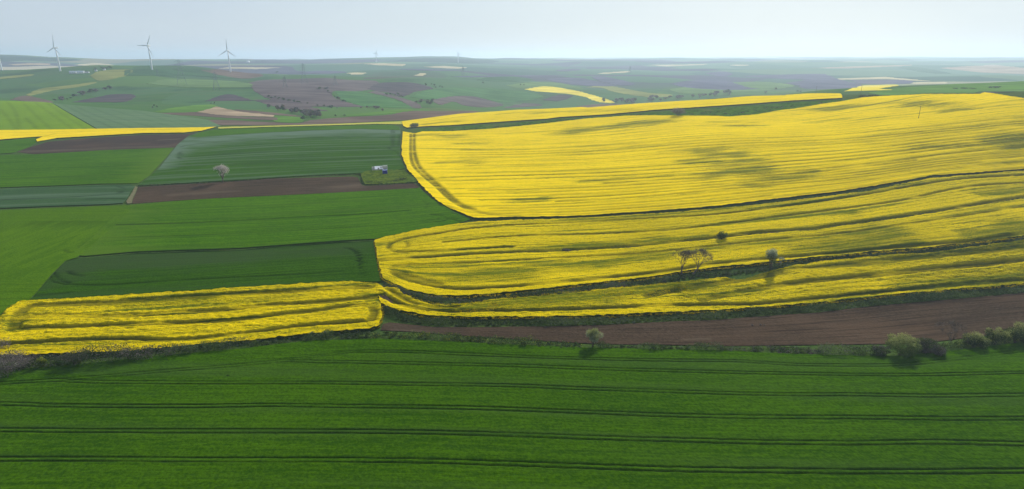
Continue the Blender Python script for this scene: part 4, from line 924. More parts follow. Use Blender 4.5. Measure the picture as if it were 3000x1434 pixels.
M['twig_tan'] = mat_leaf('twig_tan', (0.15, 0.12, 0.08), (0.27, 0.21, 0.14), 0.2)
M['blossom'] = mat_leaf('blossom', (0.36, 0.33, 0.30), (0.62, 0.58, 0.52), 0.45)
M['rape_flower'] = mat_leaf('rape_flower', (0.46, 0.35, 0.0), (0.62, 0.47, 0.0), 0.4)
M['leaf_sage'] = mat_leaf('leaf_sage', (0.085, 0.110, 0.065), (0.17, 0.20, 0.125), 0.45)
M['far_dark'] = mat_leaf('far_dark', (0.045, 0.065, 0.040), (0.075, 0.105, 0.055), 0.4)
M['far_twig'] = mat_leaf('far_twig', (0.13, 0.105, 0.11), (0.22, 0.18, 0.175), 0.4)
M['bark'] = mat_plain('bark', (0.11, 0.085, 0.065), 0.95, 0.35, 2.0, 0.05)
M['bark_warm'] = mat_plain('bark_warm', (0.13, 0.105, 0.085), 0.95, 0.35, 2.0, 0.05)

def leaf_mesh(P, size, aspect=0.7, mix=None, flat=0.0):
    """one quad per point, randomly turned"""
    P = np.asarray(P, float); n = len(P)
    size = np.broadcast_to(np.asarray(size, float), (n,))
    a = RNG.normal(size=(n, 3)); a[:, 2] *= (1 - flat); a /= np.linalg.norm(a, axis=1)[:, None] + 1e-9
    b = RNG.normal(size=(n, 3)); b -= (b * a).sum(1)[:, None] * a; b /= np.linalg.norm(b, axis=1)[:, None] + 1e-9
    a = a * (size * 0.5)[:, None]; b = b * (size * 0.5 * aspect)[:, None]
    V = np.stack([P - a, P - b, P + a, P + b], 1).reshape(-1, 3)
    return V, np.arange(n * 4).reshape(n, 4)
def lobe_points(c, r, n, shell=0.55):
    d = RNG.normal(size=(n, 3)); d /= np.linalg.norm(d, axis=1)[:, None]
    rad = (shell + (1 - shell) * RNG.random(n)) * (0.85 + 0.3 * RNG.random(n))
    return np.asarray(c) + d * rad[:, None] * np.asarray(r)
class Tubes:
    def __init__(self, sides=5): self.v, self.f, self.s = [], [], sides
    def seg(self, a, b, ra, rb):
        a, b = Vector(a), Vector(b); d = (b - a)
        if d.length < 1e-6: return
        d.normalize()
        u = d.orthogonal().normalized(); w = d.cross(u)
        n0 = len(self.v)
        for (c, r) in ((a, ra), (b, rb)):
            for k in range(self.s):
                t = 2 * math.pi * k / self.s
                self.v.append(c + (u * math.cos(t) + w * math.sin(t)) * r)
        for k in range(self.s):
            k2 = (k + 1) % self.s
            self.f.append((n0 + k, n0 + k2, n0 + self.s + k2, n0 + self.s + k))
        self.f.append(tuple(n0 + self.s + k for k in range(self.s)))
    def build(self, name, mat, parent=None, smooth_=True):
        return mesh_obj(name, [tuple(x) for x in self.v], self.f, mat, parent, smooth_)

def shrub(name, label, cat, u, v, w_px, h_px, mats, group=None, trunk_h=0.12, dens=1.0, yr=(60, 3000), lean=0.0, seed=0, shape='round', leaf=None, bare=False):
    """bush: short stems and a crown of leaf clumps; sized from its extent at that distance"""
    global RNG
    RNG = np.random.default_rng(seed + 100)
    p = at(u, v, yr)
    k = metres_per_px(p)
    W, H = w_px * k, h_px * k
    root = empty(name, p)
    tag(root, label, cat, group)
    z0 = H * trunk_h
    lobes = []
    nl = 9 if shape == 'round' else 7
    for i in range(nl):
        t = i / nl * 2 * math.pi + RNG.random()
        q = 0.55 + 0.2 * RNG.random()
        zc = z0 + (H - z0) * (0.28 + 0.5 * RNG.random())
        if shape == 'round':
            top = 1 - abs(q * 0.5)
            lobes.append(((math.cos(t) * W * 0.5 * q + lean * zc, math.sin(t) * W * 0.42 * q, zc * (0.75 + 0.25 * top)), (W * 0.20, W * 0.19, (H - z0) * 0.22)))
        else:  # upright vase
            f = RNG.random()
            lobes.append(((math.cos(t) * W * 0.36 * (0.3 + 0.7 * f) + lean * zc, math.sin(t) * W * 0.34 * f, z0 + (H - z0) * (0.35 + 0.5 * f)), (W * 0.19, W * 0.18, (H - z0) * 0.2)))
    lobes.append(((lean * H * 0.8, 0, z0 + (H - z0) * 0.76), (W * 0.24, W * 0.22, (H - z0) * 0.23)))
    lobes.append(((lean * H * 0.4, 0, z0 + (H - z0) * 0.38), (W * 0.34, W * 0.30, (H - z0) * 0.34)))
    L = leaf or max(0.22, 2.1 * k)
    PT, MI = [], []
    for i, (c, r) in enumerate(lobes):
        f_ = 0.55 + 0.75 * RNG.random()
        r = (r[0] * f_, r[1] * f_, r[2] * f_ * (0.85 + 0.4 * RNG.random()))
        n = int(dens * 5.0 * (r[0] * r[2] + r[0] * r[1] + r[1] * r[2]) / (L * L)) + 14
        pt = lobe_points(c, r, n, 0.5)
        PT.append(pt)
        # upper leaves favour the first material: lit tops put into the colour
        lit_top = RNG.random(n) < np.clip((pt[:, 2] - H * 0.42) / (H * 0.5) + 0.1, 0.05, 0.95)
        MI.append(np.where(lit_top, 0, 1 if len(mats) > 1 else 0))
    PT = np.concatenate(PT); MI = np.concatenate(MI)
    PT[:, 2] = np.maximum(PT[:, 2], 0.1)
    V, F = leaf_mesh(PT, L * (0.7 + 0.6 * RNG.random(len(PT))), 0.35 if bare else 0.7)
    mesh_obj('crown', V, F, [M[m] for m in mats], root, mat_idx=MI)
    T = Tubes(5)
    tops = lobes[:7]
    for c, r in tops:
        b = (RNG.normal() * W * 0.04, RNG.normal() * W * 0.04, -0.1)
        m_ = (c[0] * 0.45, c[1] * 0.45, c[2] * 0.5)
        T.seg(b, m_, 0.035 * H * 0.35 + 0.05, 0.03 * H * 0.25 + 0.03)
        T.seg(m_, c, 0.03 * H * 0.25 + 0.03, 0.02)
    T.build('stems', M['bark'], root)
    return root

def branching(T, p, d, length, r, depth, tips, rnd, spread=0.55, up=0.15, kids=(2, 3)):
    n = 3
    for i in range(n):
        d = (d + Vector((rnd.gauss(0, 0.10), rnd.gauss(0, 0.10), rnd.gauss(0, 0.06) + up * 0.25))).normalized()
        q = p + d * (length / n)
        T.seg(p, q, r, r * 0.86)
        p = q; r *= 0.86
    if depth == 0:
        tips.append((p, d)); return
    k = rnd.randint(*kids)
    base = rnd.random() * 6.28
    for i in range(k):
        t = base + i * 6.283 / k + rnd.gauss(0, 0.3)
        ax = d.orthogonal().normalized()
        ax = (Matrix.Rotation(t, 3, d) @ ax)
        nd = (d * math.cos(spread) + ax * math.sin(spread * (0.8 + 0.5 * rnd.random()))).normalized()
        nd = (nd + Vector((0, 0, up * 0.5))).normalized()
        branching(T, p.copy(), nd, length * (0.66 + 0.16 * rnd.random()), r * (0.74 if k == 2 else 0.66), depth - 1, tips, rnd, spread, up, kids)
        if depth >= 2 and rnd.random() < 0.4: tips.append((p.copy(), nd))

def bare_tree(name, label, u, v, h_px, seed, fork, bark, twig, lean=(0, 0), crown_mat=None, crown_n=0, depth=4, group=None, spread=0.5, leaf=0.5, trunk_f=0.16, wide=1.0, yr=(60, 3000), twig_n=5, r_f=0.028):
    rnd = random.Random(seed)
    p = at(u, v, yr); k = metres_per_px(p); H = h_px * k
    root = empty(name, p)
    tag(root, label, 'tree', group)
    trunk = Tubes(7); br = Tubes(4); tips = []
    base = Vector((0, 0, -0.2)); r0 = H * r_f
    top = Vector((lean[0] * H * trunk_f, lean[1] * H * trunk_f, H * trunk_f))
    trunk.seg(base, base + (top - base) * 0.25, r0 * 1.5, r0 * 1.1)
    trunk.seg(base + (top - base) * 0.25, top, r0 * 1.1, r0 * 0.95)
    for (ax, ay) in fork:
        d = Vector((ax, ay, 1)).normalized()
        branching(br, top.copy(), d, H * 0.25, r0 * 0.72, depth, tips, rnd, spread, 0.18)
    # fit the crown to the tree's real extent
    zs = max(t[0].z for t in tips); sz = (H * 0.95 - top.z) / max(0.1, zs - top.z)
    def fit(q): return Vector((top.x + (q.x - top.x) * sz * wide, top.y + (q.y - top.y) * sz * wide, top.z + (q.z - top.z) * sz))
    br.v = [fit(q) for q in br.v]
    tips = [(fit(a), b) for a, b in tips]
    # fine twigs at the branch ends
    tw = br
    for (a, d) in tips:
        for i in range(twig_n):
            e = (d + Vector((rnd.gauss(0, 0.55), rnd.gauss(0, 0.55), rnd.gauss(0.15, 0.4)))).normalized()
            tw.seg(a, a + e * H * (0.05 + 0.06 * rnd.random()), 0.035, 0.015)
    trunk.build('trunk', M[bark], root)
    br.build('branches', M[bark], root)
    if crown_mat:
        global RNG
        RNG = np.random.default_rng(seed)
        P = np.array([tuple(a) for a, d in tips])
        P = P[RNG.integers(0, len(P), crown_n)] + RNG.normal(size=(crown_n, 3)) * H * 0.045
        V, F = leaf_mesh(P, leaf * (0.6 + 0.8 * RNG.random(len(P))))
        mesh_obj('crown', V, F, M[crown_mat], root)
    return root

def hedge(name, label, cat, line, width, height, mats, seed, per_m=2.2, leaf=0.42, yr=(60, 3000), weights=None, jitter=1.0, kind=None, n_leaf=34, mini=0.35, top=None):
    """one continuous band of scrub: clumps of leaves along a line, uneven in height, colour and width"""
    global RNG
    RNG = np.random.default_rng(seed)
    pl = locate(densify(curve(line), 20), yr)
    seg = np.linalg.norm(np.diff(pl, axis=0), axis=1); cum = np.concatenate([[0], np.cumsum(seg)])
    n = int(cum[-1] * per_m)
    s = RNG.random(n) * cum[-1]
    x = np.interp(s, cum, pl[:, 0]); y = np.interp(s, cum, pl[:, 1])
    hv = height * np.clip(0.75 + 1.3 * jitter * vnoise(s / 11.0, s * 0 + seed, 3) + 0.8 * jitter * vnoise(s / 3.1, s * 0 + seed, 4), mini, 1.7)
    off = RNG.uniform(-0.5, 0.5, n) * width
    y = y + off
    z = ground(x, y)
    PT, MI, SZ = [], [], []
    sel = vnoise(s / 14.0, s * 0 + seed + 5, 6) + 0.5 + 0.18 * RNG.normal(size=n)
    wts = np.cumsum(weights or [1.0 / len(mats)] * len(mats))
    for i in range(n):
        h = hv[i] * (1 - 0.5 * abs(off[i]) / (0.5 * width + 1e-6) * 0.6)
        r = 0.42 * h + 0.25
        pt = lobe_points((x[i], y[i], z[i] + h * 0.52), (r * 1.25, r, h * 0.52), n_leaf, 0.45)
        pt[:, 2] = np.maximum(pt[:, 2], z[i] + 0.03)
        PT.append(pt)
        mi = np.full(n_leaf, int(np.searchsorted(wts, min(0.999, max(0, sel[i])))))
        flip = RNG.random(n_leaf) < 0.28
        mi[flip] = RNG.integers(0, len(mats), int(flip.sum()))
        if top is not None:
            mi = np.where((pt[:, 2] - z[i]) > top * h * (0.8 + 0.4 * RNG.random(n_leaf)), 0, np.maximum(mi, 1))
        MI.append(mi)
    PT = np.concatenate(PT); MI = np.minimum(np.concatenate(MI), len(mats) - 1)
    V, F = leaf_mesh(PT, leaf * (0.6 + 0.8 * RNG.random(len(PT))), 0.65)
    o = mesh_obj(name, V, F, [M[m] for m in mats], mat_idx=MI)
    tag(o, label, cat, kind=kind)
    return o

# hedge between the foreground and the fields behind it
hedge('hedge', 'grey and dark bramble hedge along the left part of the foreground field', 'hedge', [(-400, 1110), (-150, 1092), (0, 1078), (130, 1070), (260, 1062), (400, 1047), (520, 1036)], 8.0, 4.8, ['leaf_dark', 'twig_purple', 'leaf_mid', 'twig_grey'], 11, 4.2, 0.42, weights=[0.42, 0.22, 0.20, 0.16])
hedge('hedge', 'low bluish green hedge below the bottom left yellow strip', 'hedge', [(500, 1039), (620, 1022), (760, 1007), (880, 995), (980, 988), (1080, 984)], 6.5, 3.4, ['leaf_dark', 'leaf_sage', 'leaf_mid'], 12, 4.0, 0.40, weights=[0.5, 0.22, 0.28])
hedge('hedge', 'dark low hedge below the left end of the bare brown field', 'hedge', [(1075, 985), (1160, 985), (1260, 989), (1370, 996), (1480, 1004), (1590, 1011), (1700, 1016)], 6.0, 2.8, ['leaf_dark', 'leaf_mid', 'leaf_sage', 'leaf_lime'], 13, 3.6, 0.38, weights=[0.52, 0.30, 0.12, 0.06])
hedge('hedge', 'thin clipped-looking hedge right of the round pale bush', 'hedge', [(1750, 1018), (1850, 1021), (1950, 1023), (2050, 1024), (2150, 1026), (2220, 1029)], 3.4, 2.2, ['leaf_dark', 'leaf_mid', 'leaf_sage'], 14, 3.6, 0.36, weights=[0.55, 0.33, 0.12])
hedge('hedge', 'thick greyish green hedge leading to the big pale bush at right', 'hedge', [(2200, 1027), (2280, 1028), (2380, 1033), (2480, 1036), (2580, 1037)], 6.0, 3.6, ['leaf_dark', 'twig_purple', 'leaf_mid', 'leaf_sage'], 15, 4.0, 0.40, weights=[0.40, 0.20, 0.25, 0.15])
hedge('hedge', 'green hedge under the bushes at the right edge', 'hedge', [(2660, 1030), (2760, 1022), (2860, 1010), (2950, 1000), (3060, 988), (3200, 972)], 4.0, 2.0, ['leaf_mid', 'leaf_dark', 'leaf_pale'], 16, 3.4, 0.40, weights=[0.45, 0.42, 0.13])
# verge of tall grass and weeds along the top of the bare field
hedge('grass_verge', 'dark rough grass verge under the long rape strip', 'grass verge', [(1125, 908), (1160, 925), (1230, 941), (1330, 946), (1450, 946), (1600, 946), (1760, 942), (1900, 934), (2060, 928), (2190, 919), (2380, 905), (2550, 888), (2700, 874), (2850, 861), (3000, 848), (3300, 820)], 7.5, 1.5, ['leaf_dark', 'leaf_mid', 'leaf_sage'], 17, 9.5, 0.36, weights=[0.60, 0.36, 0.04], kind='stuff', n_leaf=26)
hedge('ditch_scrub', 'dark scrub filling the ditch below the bare trees', 'scrub', [(1125, 838), (1160, 848), (1210, 868), (1270, 881), (1350, 885), (1450, 878), (1560, 866), (1680, 853), (1800, 840), (1900, 828), (2000, 814), (2080, 806), (2160, 800), (2230, 791), (2290, 780)], 5.0, 1.8, ['leaf_dark', 'leaf_mid', 'twig_purple', 'leaf_sage'], 18, 5.0, 0.38, weights=[0.5, 0.24, 0.16, 0.10], kind='stuff')
hedge('ditch_grass', 'thin dark grass line between the right hand rape strips', 'grass', [(2280, 782), (2360, 771), (2450, 761), (2560, 749), (2700, 739), (2850, 721), (3000, 701), (3300, 662)], 2.2, 0.75, ['leaf_dark', 'leaf_mid', 'twig_grey'], 19, 3.2, 0.34, weights=[0.6, 0.3, 0.1], kind='stuff', n_leaf=18)
hedge('ditch_grass', 'dark weedy line winding through the middle rape field', 'grass', [(1110, 768), (1243, 760), (1448, 746), (1649, 739), (1799, 730), (1948, 717), (2100, 702), (2224, 687), (2373, 676), (2538, 654), (2676, 634), (2814, 612), (3000, 582)], 2.0, 0.9, ['leaf_dark', 'leaf_mid', 'twig_purple'], 20, 2.2, 0.36, weights=[0.55, 0.33, 0.12], kind='stuff', n_leaf=18)
hedge('ditch_grass', 'dark boundary line below the broad rape hillside', 'grass', [(1190, 500), (1235, 552), (1276, 593), (1318, 620), (1373, 644), (1420, 648), (1500, 646), (1666, 643), (1804, 635), (1942, 626), (2100, 613), (2276, 591), (2414, 576), (2552, 555), (2640, 539), (2731, 522), (2870, 513), (3000, 501)], 2.2, 0.8, ['leaf_dark', 'leaf_mid'], 21, 2.0, 0.5, weights=[0.7, 0.3], kind='stuff', n_leaf=16)
hedge('grass_verge', 'dark grass edge along the top of the brown strip by the blossoming tree', 'grass verge', [(395, 547), (500, 541), (600, 537), (700, 531), (800, 523), (900, 517), (1000, 514), (1052, 513), (1060, 528), (1064, 541), (1120, 542), (1215, 537)], 3.0, 0.95, ['leaf_dark', 'leaf_mid', 'leaf_sage'], 22, 2.6, 0.5, weights=[0.68, 0.24, 0.08], kind='stuff', n_leaf=18)
EDGE = dict(weights=[0.3, 0.4, 0.3], kind='stuff', n_leaf=22, top=0.60, jitter=0.45, mini=0.7)
hedge('rape_clumps', 'ragged tall rape plants along the ditch edge', 'rapeseed', [(1150, 850), (1190, 868), (1230, 884), (1290, 896), (1360, 896), (1450, 883), (1560, 872), (1660, 862), (1780, 851), (1900, 841), (2010, 832), (2100, 824)], 3.6, 1.6, ['rape_flower', 'leaf_mid', 'leaf_lime'], 23, 2.6, 0.34, **EDGE)
hedge('rape_clumps', 'ragged near edge of the bottom left rape strip', 'rapeseed', [(-300, 1073), (0, 1048), (100, 1046), (300, 1038), (500, 1024), (700, 1004), (900, 985), (1085, 967), (1112, 955), (1122, 925), (1118, 900)], 1.2, 1.55, ['rape_flower', 'leaf_mid', 'leaf_dark'], 31, 2.6, 0.30, **EDGE)
hedge('rape_clumps', 'ragged far edge of the bottom left rape strip', 'rapeseed', [(0, 938), (60, 893), (250, 880), (500, 865), (750, 848), (950, 835), (1100, 836)], 1.2, 1.65, ['rape_flower', 'rape_flower', 'leaf_mid'], 32, 2.0, 0.32, **EDGE)
hedge('rape_clumps', 'ragged near edge of the long rape strip above the bare soil', 'rapeseed', [(1116, 897), (1187, 922), (1261, 934), (1373, 937), (1500, 937), (1650, 937), (1799, 932), (1948, 924), (2100, 919), (2187, 911), (2400, 895), (2550, 878), (2700, 864), (2850, 851), (3000, 840)], 1.2, 1.6, ['rape_flower', 'leaf_mid', 'leaf_dark'], 33, 2.4, 0.32, **EDGE)
hedge('rape_clumps', 'ragged near edge of the middle rape field along the ditch', 'rapeseed', [(1097, 711), (1108, 772), (1120, 820), (1157, 842), (1209, 861), (1280, 874), (1355, 876), (1448, 870), (1612, 853), (1761, 835), (1911, 820), (2000, 803), (2224, 779), (2448, 756), (2700, 734), (3000, 698)], 1.2, 1.5, ['rape_flower', 'leaf_mid', 'leaf_dark'], 34, 2.0, 0.36, **EDGE)

hedge('rape_clumps', 'straggling rape plants with gaps in the long strip below the bare trees', 'rapeseed', [(1330, 912), (1480, 899), (1600, 890), (1740, 876), (1880, 864), (2020, 852)], 9.0, 1.75, ['rape_flower', 'leaf_mid', 'leaf_lime'], 35, 4.2, 0.36, weights=[0.3, 0.45, 0.25], kind='stuff', n_leaf=22, top=0.62, jitter=0.6, mini=0.5)
hedge('weeds', 'clumps of yellow-topped weeds round the white hut', 'weeds', [(1062, 522), (1100, 524), (1140, 528), (1190, 527), (1150, 534), (1080, 536), (1064, 512)], 8.0, 1.5, ['leaf_lime', 'leaf_mid', 'leaf_dark'], 36, 3.0, 0.55, weights=[0.2, 0.5, 0.3], kind='stuff', n_leaf=18)
hedge('bank_scrub', 'dark scrub scattered along the grass bank under the ridge strip', 'scrub', [(1245, 386), (1340, 382), (1440, 375), (1560, 365), (1650, 354), (1760, 346), (1880, 338)], 7.0, 1.6, ['leaf_dark', 'leaf_mid', 'twig_purple'], 41, 1.6, 0.8, yr=(500, 1100), weights=[0.6, 0.3, 0.1], kind='stuff', n_leaf=14)
hedge('bank_scrub', 'dark scrub clumps on the steeper green bank right of the grey bush', 'scrub', [(2020, 338), (2100, 330), (2140, 338), (2200, 325), (2260, 320), (2330, 312), (2420, 303)], 16.0, 1.8, ['leaf_dark', 'leaf_mid', 'twig_purple'], 42, 0.55, 0.8, yr=(500, 1100), weights=[0.6, 0.25, 0.15], kind='stuff', n_leaf=20, mini=0.4)
# bushes that stand out along the foreground hedge
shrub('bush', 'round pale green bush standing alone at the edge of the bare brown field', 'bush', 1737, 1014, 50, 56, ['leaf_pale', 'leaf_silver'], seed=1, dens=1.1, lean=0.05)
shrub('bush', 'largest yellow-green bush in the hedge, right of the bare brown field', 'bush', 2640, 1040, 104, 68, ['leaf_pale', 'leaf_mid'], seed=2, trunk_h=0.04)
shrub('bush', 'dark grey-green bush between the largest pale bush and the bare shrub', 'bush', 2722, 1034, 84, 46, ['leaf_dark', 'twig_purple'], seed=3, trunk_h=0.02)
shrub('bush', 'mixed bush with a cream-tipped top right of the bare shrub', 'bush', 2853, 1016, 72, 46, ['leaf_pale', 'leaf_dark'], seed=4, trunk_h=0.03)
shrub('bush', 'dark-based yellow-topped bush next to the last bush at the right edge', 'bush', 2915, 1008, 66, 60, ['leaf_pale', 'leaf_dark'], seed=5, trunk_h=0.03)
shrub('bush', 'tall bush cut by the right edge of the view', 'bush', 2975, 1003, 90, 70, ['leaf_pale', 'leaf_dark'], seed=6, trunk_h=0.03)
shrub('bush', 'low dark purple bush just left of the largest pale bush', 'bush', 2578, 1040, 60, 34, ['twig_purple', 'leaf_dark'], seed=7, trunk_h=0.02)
bare_tree('bare_shrub', 'leafless dark shrub rising above the right hand hedge', 2785, 1006, 66, 5, [(0.5, 0.1), (-0.5, 0.2), (0.1, -0.4), (-0.1, 0.3)], 'bark', 'twig_purple', depth=3, spread=0.6, wide=1.25, trunk_f=0.1, twig_n=9, crown_mat='twig_purple', crown_n=500, leaf=0.34, r_f=0.018)
shrub('bramble', 'grey leafless bramble at the lower left corner of the yellow strip', 'bramble', 30, 1084, 150, 52, ['twig_grey', 'twig_purple'], seed=8, trunk_h=0.02, bare=True, leaf=0.5, dens=0.7)
shrub('bramble', 'grey leafless bramble at the left edge, higher up beside the rape', 'bramble', 0, 1030, 60, 46, ['twig_grey', 'twig_grey'], seed=9, trunk_h=0.02, bare=True, leaf=0.5, dens=0.5)
shrub('bramble', 'purplish bare bramble in the left hedge under the rape', 'bramble', 225, 1066, 96, 44, ['twig_purple', 'leaf_dark'], seed=10, trunk_h=0.02, bare=True, leaf=0.45, dens=0.8)
shrub('bramble', 'pale bare bramble with thin upright twigs where the left hedge gets lower', 'bramble', 378, 1052, 70, 40, ['twig_grey', 'leaf_dark'], seed=11, trunk_h=0.02, bare=True, leaf=0.45, dens=0.6)
shrub('bush', 'yellow-flowering weed bush in the left bramble hedge', 'bush', 128, 1076, 26, 34, ['leaf_lime', 'leaf_mid'], seed=12, trunk_h=0.02)
# trees in the rape
bare_tree('bare_tree', 'upright leafless tree, left of the two bare trees on the ditch', 1996, 806, 78, 21, [(0.10, 0.05), (-0.28, 0.1), (0.24, -0.15)], 'bark', 'twig_grey', depth=4, spread=0.42, wide=0.95, trunk_f=0.20, twig_n=5, crown_mat='twig_purple', crown_n=1100, leaf=0.30)
bare_tree('bare_tree', 'leaning leafless tree, right of the two bare trees on the ditch', 2030, 803, 80, 33, [(0.10, 0.1), (-0.5, 0.1), (0.5, -0.05)], 'bark_warm', 'twig_grey', lean=(0.75, 0), depth=4, spread=0.42, wide=0.9, trunk_f=0.22, twig_n=5, crown_mat='twig_purple', crown_n=1100, leaf=0.30)
shrub('silver_tree', 'small silver-green tree on the ditch right of the bare trees', 'tree', 2257, 786, 46, 60, ['leaf_silver', 'leaf_mid'], seed=30, trunk_h=0.16, shape='vase', dens=1.2, lean=0.04)
bare_tree('sapling', 'thin drooping sapling at the foot of the silver-green tree', 2282, 780, 26, 9, [(0.5, 0), (0.9, 0.2), (0.1, -0.1)], 'bark', 'leaf_silver', depth=2, spread=0.5, wide=1.0, trunk_f=0.15, crown_mat='leaf_silver', crown_n=160, leaf=0.45)
bare_tree('blossoming_tree', 'white blossoming tree at the top of the brown strip', 654, 536, 52, 14, [(0.3, 0.1), (-0.45, 0.1), (0.05, -0.3), (-0.1, 0.3)], 'bark', 'twig_grey', depth=3, spread=0.55, wide=1.15, trunk_f=0.22, crown_mat='blossom', crown_n=1300, leaf=0.75, twig_n=3)
shrub('bush', 'dark green bush on the ditch line in the middle of the rape', 'bush', 2115, 704, 32, 28, ['leaf_mid', 'leaf_dark'], seed=20)
shrub('bush', 'small purplish bush on the weedy line left of the dark green bush', 'bush', 1658, 741, 30, 12, ['twig_purple', 'leaf_dark'], seed=21, trunk_h=0.02)
shrub('bush', 'leafless grey bush on the green bank under the ridge strip', 'bush', 1986, 341, 44, 24, ['twig_grey', 'twig_purple'], seed=22, bare=True, yr=(500, 1100))
shrub('bush', 'twiggy bush at the corner where the margin meets the grass bank', 'bush', 1214, 374, 30, 13, ['leaf_mid', 'twig_grey'], seed=23, yr=(700, 1100), trunk_h=0.02)
shrub('bush', 'dark low bush at the foot of the pole on the ridge', 'bush', 2528, 285, 30, 7, ['leaf_dark', 'leaf_dark'], seed=24, yr=(600, 1000), trunk_h=0.02)
shrub('bush', 'long dark bush right of the pole on the ridge', 'bush', 2560, 284, 34, 6, ['leaf_dark', 'leaf_dark'], seed=25, yr=(600, 1000), trunk_h=0.02)
shrub('weed_tuft', 'dark weed tuft in the green foreground between two wheel tracks', 'weeds', 668, 1104, 12, 6, ['leaf_dark', 'leaf_dark'], seed=26, trunk_h=0.02, leaf=0.3)

# far bushes and trees: three kinds, copied
def far_proto(mats, seed, slim):
    global RNG
    RNG = np.random.default_rng(seed)
    PT, MI = [], []
    for i in range(7):
        t = i / 7 * 6.283; q = 0.28 * RNG.random() + 0.08
        c = (math.cos(t) * q, math.sin(t) * q, 0.35 + 0.42 * RNG.random())
        n = 26
        PT.append(lobe_points(c, (0.2 * slim, 0.2 * slim, 0.22), n, 0.4)); MI.append(np.full(n, int(RNG.random() < 0.4)))
    PT = np.concatenate(PT); MI = np.concatenate(MI)
    V, F = leaf_mesh(PT, 0.16 + 0.1 * RNG.random(len(PT)), 0.75)
    T = Tubes(4)
    T.seg((0, 0, -0.1), (0, 0, 0.4), 0.035, 0.02)
    for i in range(3): T.seg((0, 0, 0.25), (RNG.normal() * 0.18, RNG.normal() * 0.18, 0.7), 0.02, 0.01)
    VV = np.concatenate([V, np.array([tuple(x) for x in T.v])])
    n0 = len(V)
    faces = [tuple(f) for f in F] + [tuple(n0 + k for k in f) for f in T.f]
    mi = list(MI) + [2] * len(T.f)
    me = bpy.data.meshes.new('far_bush')
    me.from_pydata([tuple(map(float, v)) for v in VV], [], faces); me.update()
    for m in mats: me.materials.append(M[m])
    me.materials.append(M['bark'])
    me.polygons.foreach_set('material_index', np.array(mi, np.int32))
    return me
PROTO = {'d': far_proto(['far_dark', 'leaf_mid'], 1, 1.1), 'b': far_proto(['far_twig', 'twig_grey'], 2, 1.0), 't': far_proto(['twig_tan', 'twig_grey'], 3, 0.9)}
def far_plants(lst, name, label, cat, group, yr):
    r = random.Random(len(lst) + int(lst[0][0]))
    for (u, v, kind, w, h) in lst:
        p = at(u, v, yr); k = metres_per_px(p)
        o = bpy.data.objects.new(name, PROTO[kind])
        o.location = p
        o.scale = (w * k * 1.0, w * k * 0.95, h * k * 1.0)
        o.rotation_euler = (0, 0, r.random() * 6.28)
        COL.objects.link(o)
        tag(o, label, cat, group)
def strew(pts_, n, seed, kinds, w, h, jit=2.5):
    r = random.Random(seed); P = np.array(curve(pts_, 6)); out = []
    for i in range(n):
        q = P[min(len(P) - 1, int(r.random() * len(P)))]
        s = 0.6 + 0.8 * r.random()
        out.append((q[0] + r.gauss(0, jit * 2), q[1] + r.gauss(0, jit * 0.5), r.choice(kinds), w * s, h * s * (0.8 + 0.4 * r.random())))
    return out
far_plants(strew([(160, 298), (200, 288), (250, 277), (290, 268), (318, 262)], 26, 1, 'bbd', 12, 8, 3), 'far_bush', 'small purplish bush in the scrub line on the left hillside', 'bush', 'scrub line on the left hillside', (1300, 2600))
far_plants(strew([(798, 318), (830, 324), (865, 331), (900, 338), (930, 344)], 34, 2, 'tttbd', 12, 15, 4), 'far_tree', 'bare tan tree in the valley thicket behind the pale margin', 'tree', 'trees of the valley thicket', (1020, 2400))
far_plants([(829, 326, 'd', 16, 14), (865, 332, 'd', 17, 12), (888, 332, 'd', 17, 11), (887, 353, 'd', 18, 12), (912, 344, 'b', 24, 14), (926, 343, 'b', 16, 11), (983, 342, 'd', 8, 6), (1010, 340, 'd', 10, 4)], 'far_bush', 'dark bush at the lower edge of the valley thicket', 'bush', 'dark bushes of the valley thicket', (1020, 2400))
far_plants(strew([(793, 286), (830, 293), (860, 299), (881, 303), (928, 311), (985, 318)], 26, 3, 'd', 9, 5, 2), 'far_bush', 'dark bush in the hedge line crossing the purple-brown hillside', 'bush', 'hedge line on the purple-brown hillside', (1300, 2900))
far_plants(strew([(930, 262), (955, 262), (968, 274), (985, 288), (1010, 299)], 18, 4, 'ddb', 9, 6, 2), 'far_bush', 'dark bush on the gully edge of the purple-brown hillside', 'bush', 'gully bushes on the purple-brown hillside', (1300, 2900))
far_plants(strew([(1133, 276), (1155, 282), (1177, 285)], 9, 5, 'dt', 9, 6, 3) + strew([(1221, 300), (1250, 302), (1276, 309)], 14, 6, 'db', 11, 8, 4), 'far_bush', 'bush in the hollow below the dark purple hill', 'bush', 'bushes below the dark purple hill', (1250, 3000))
far_plants(strew([(1050, 318), (1100, 318), (1130, 321)], 12, 7, 'tb', 8, 7, 4), 'far_tree', 'pinkish bare tree above the long brown strip', 'tree', 'pinkish bare trees above the brown strip', (1020, 2600))
far_plants(strew([(1262, 250), (1298, 258)], 8, 8, 'd', 7, 5, 5) + [(1415, 245, 'd', 9, 5), (1525, 251, 'd', 6, 5), (1535, 252, 'd', 6, 5), (1700, 270, 'd', 8, 4)], 'far_bush', 'tiny dark bush on the green hills right of centre', 'bush', 'tiny bushes on the green hills', (1300, 5000))
far_plants(strew([(1771, 300), (1818, 300), (1848, 300), (1887, 296), (1942, 291), (2011, 287), (2060, 284), (2120, 276), (2160, 273)], 46, 9, 'bbbd', 13, 10, 5), 'far_tree', 'bare purplish tree in the valley behind the ridge strip', 'tree', 'valley trees behind the ridge', (1250, 4500))
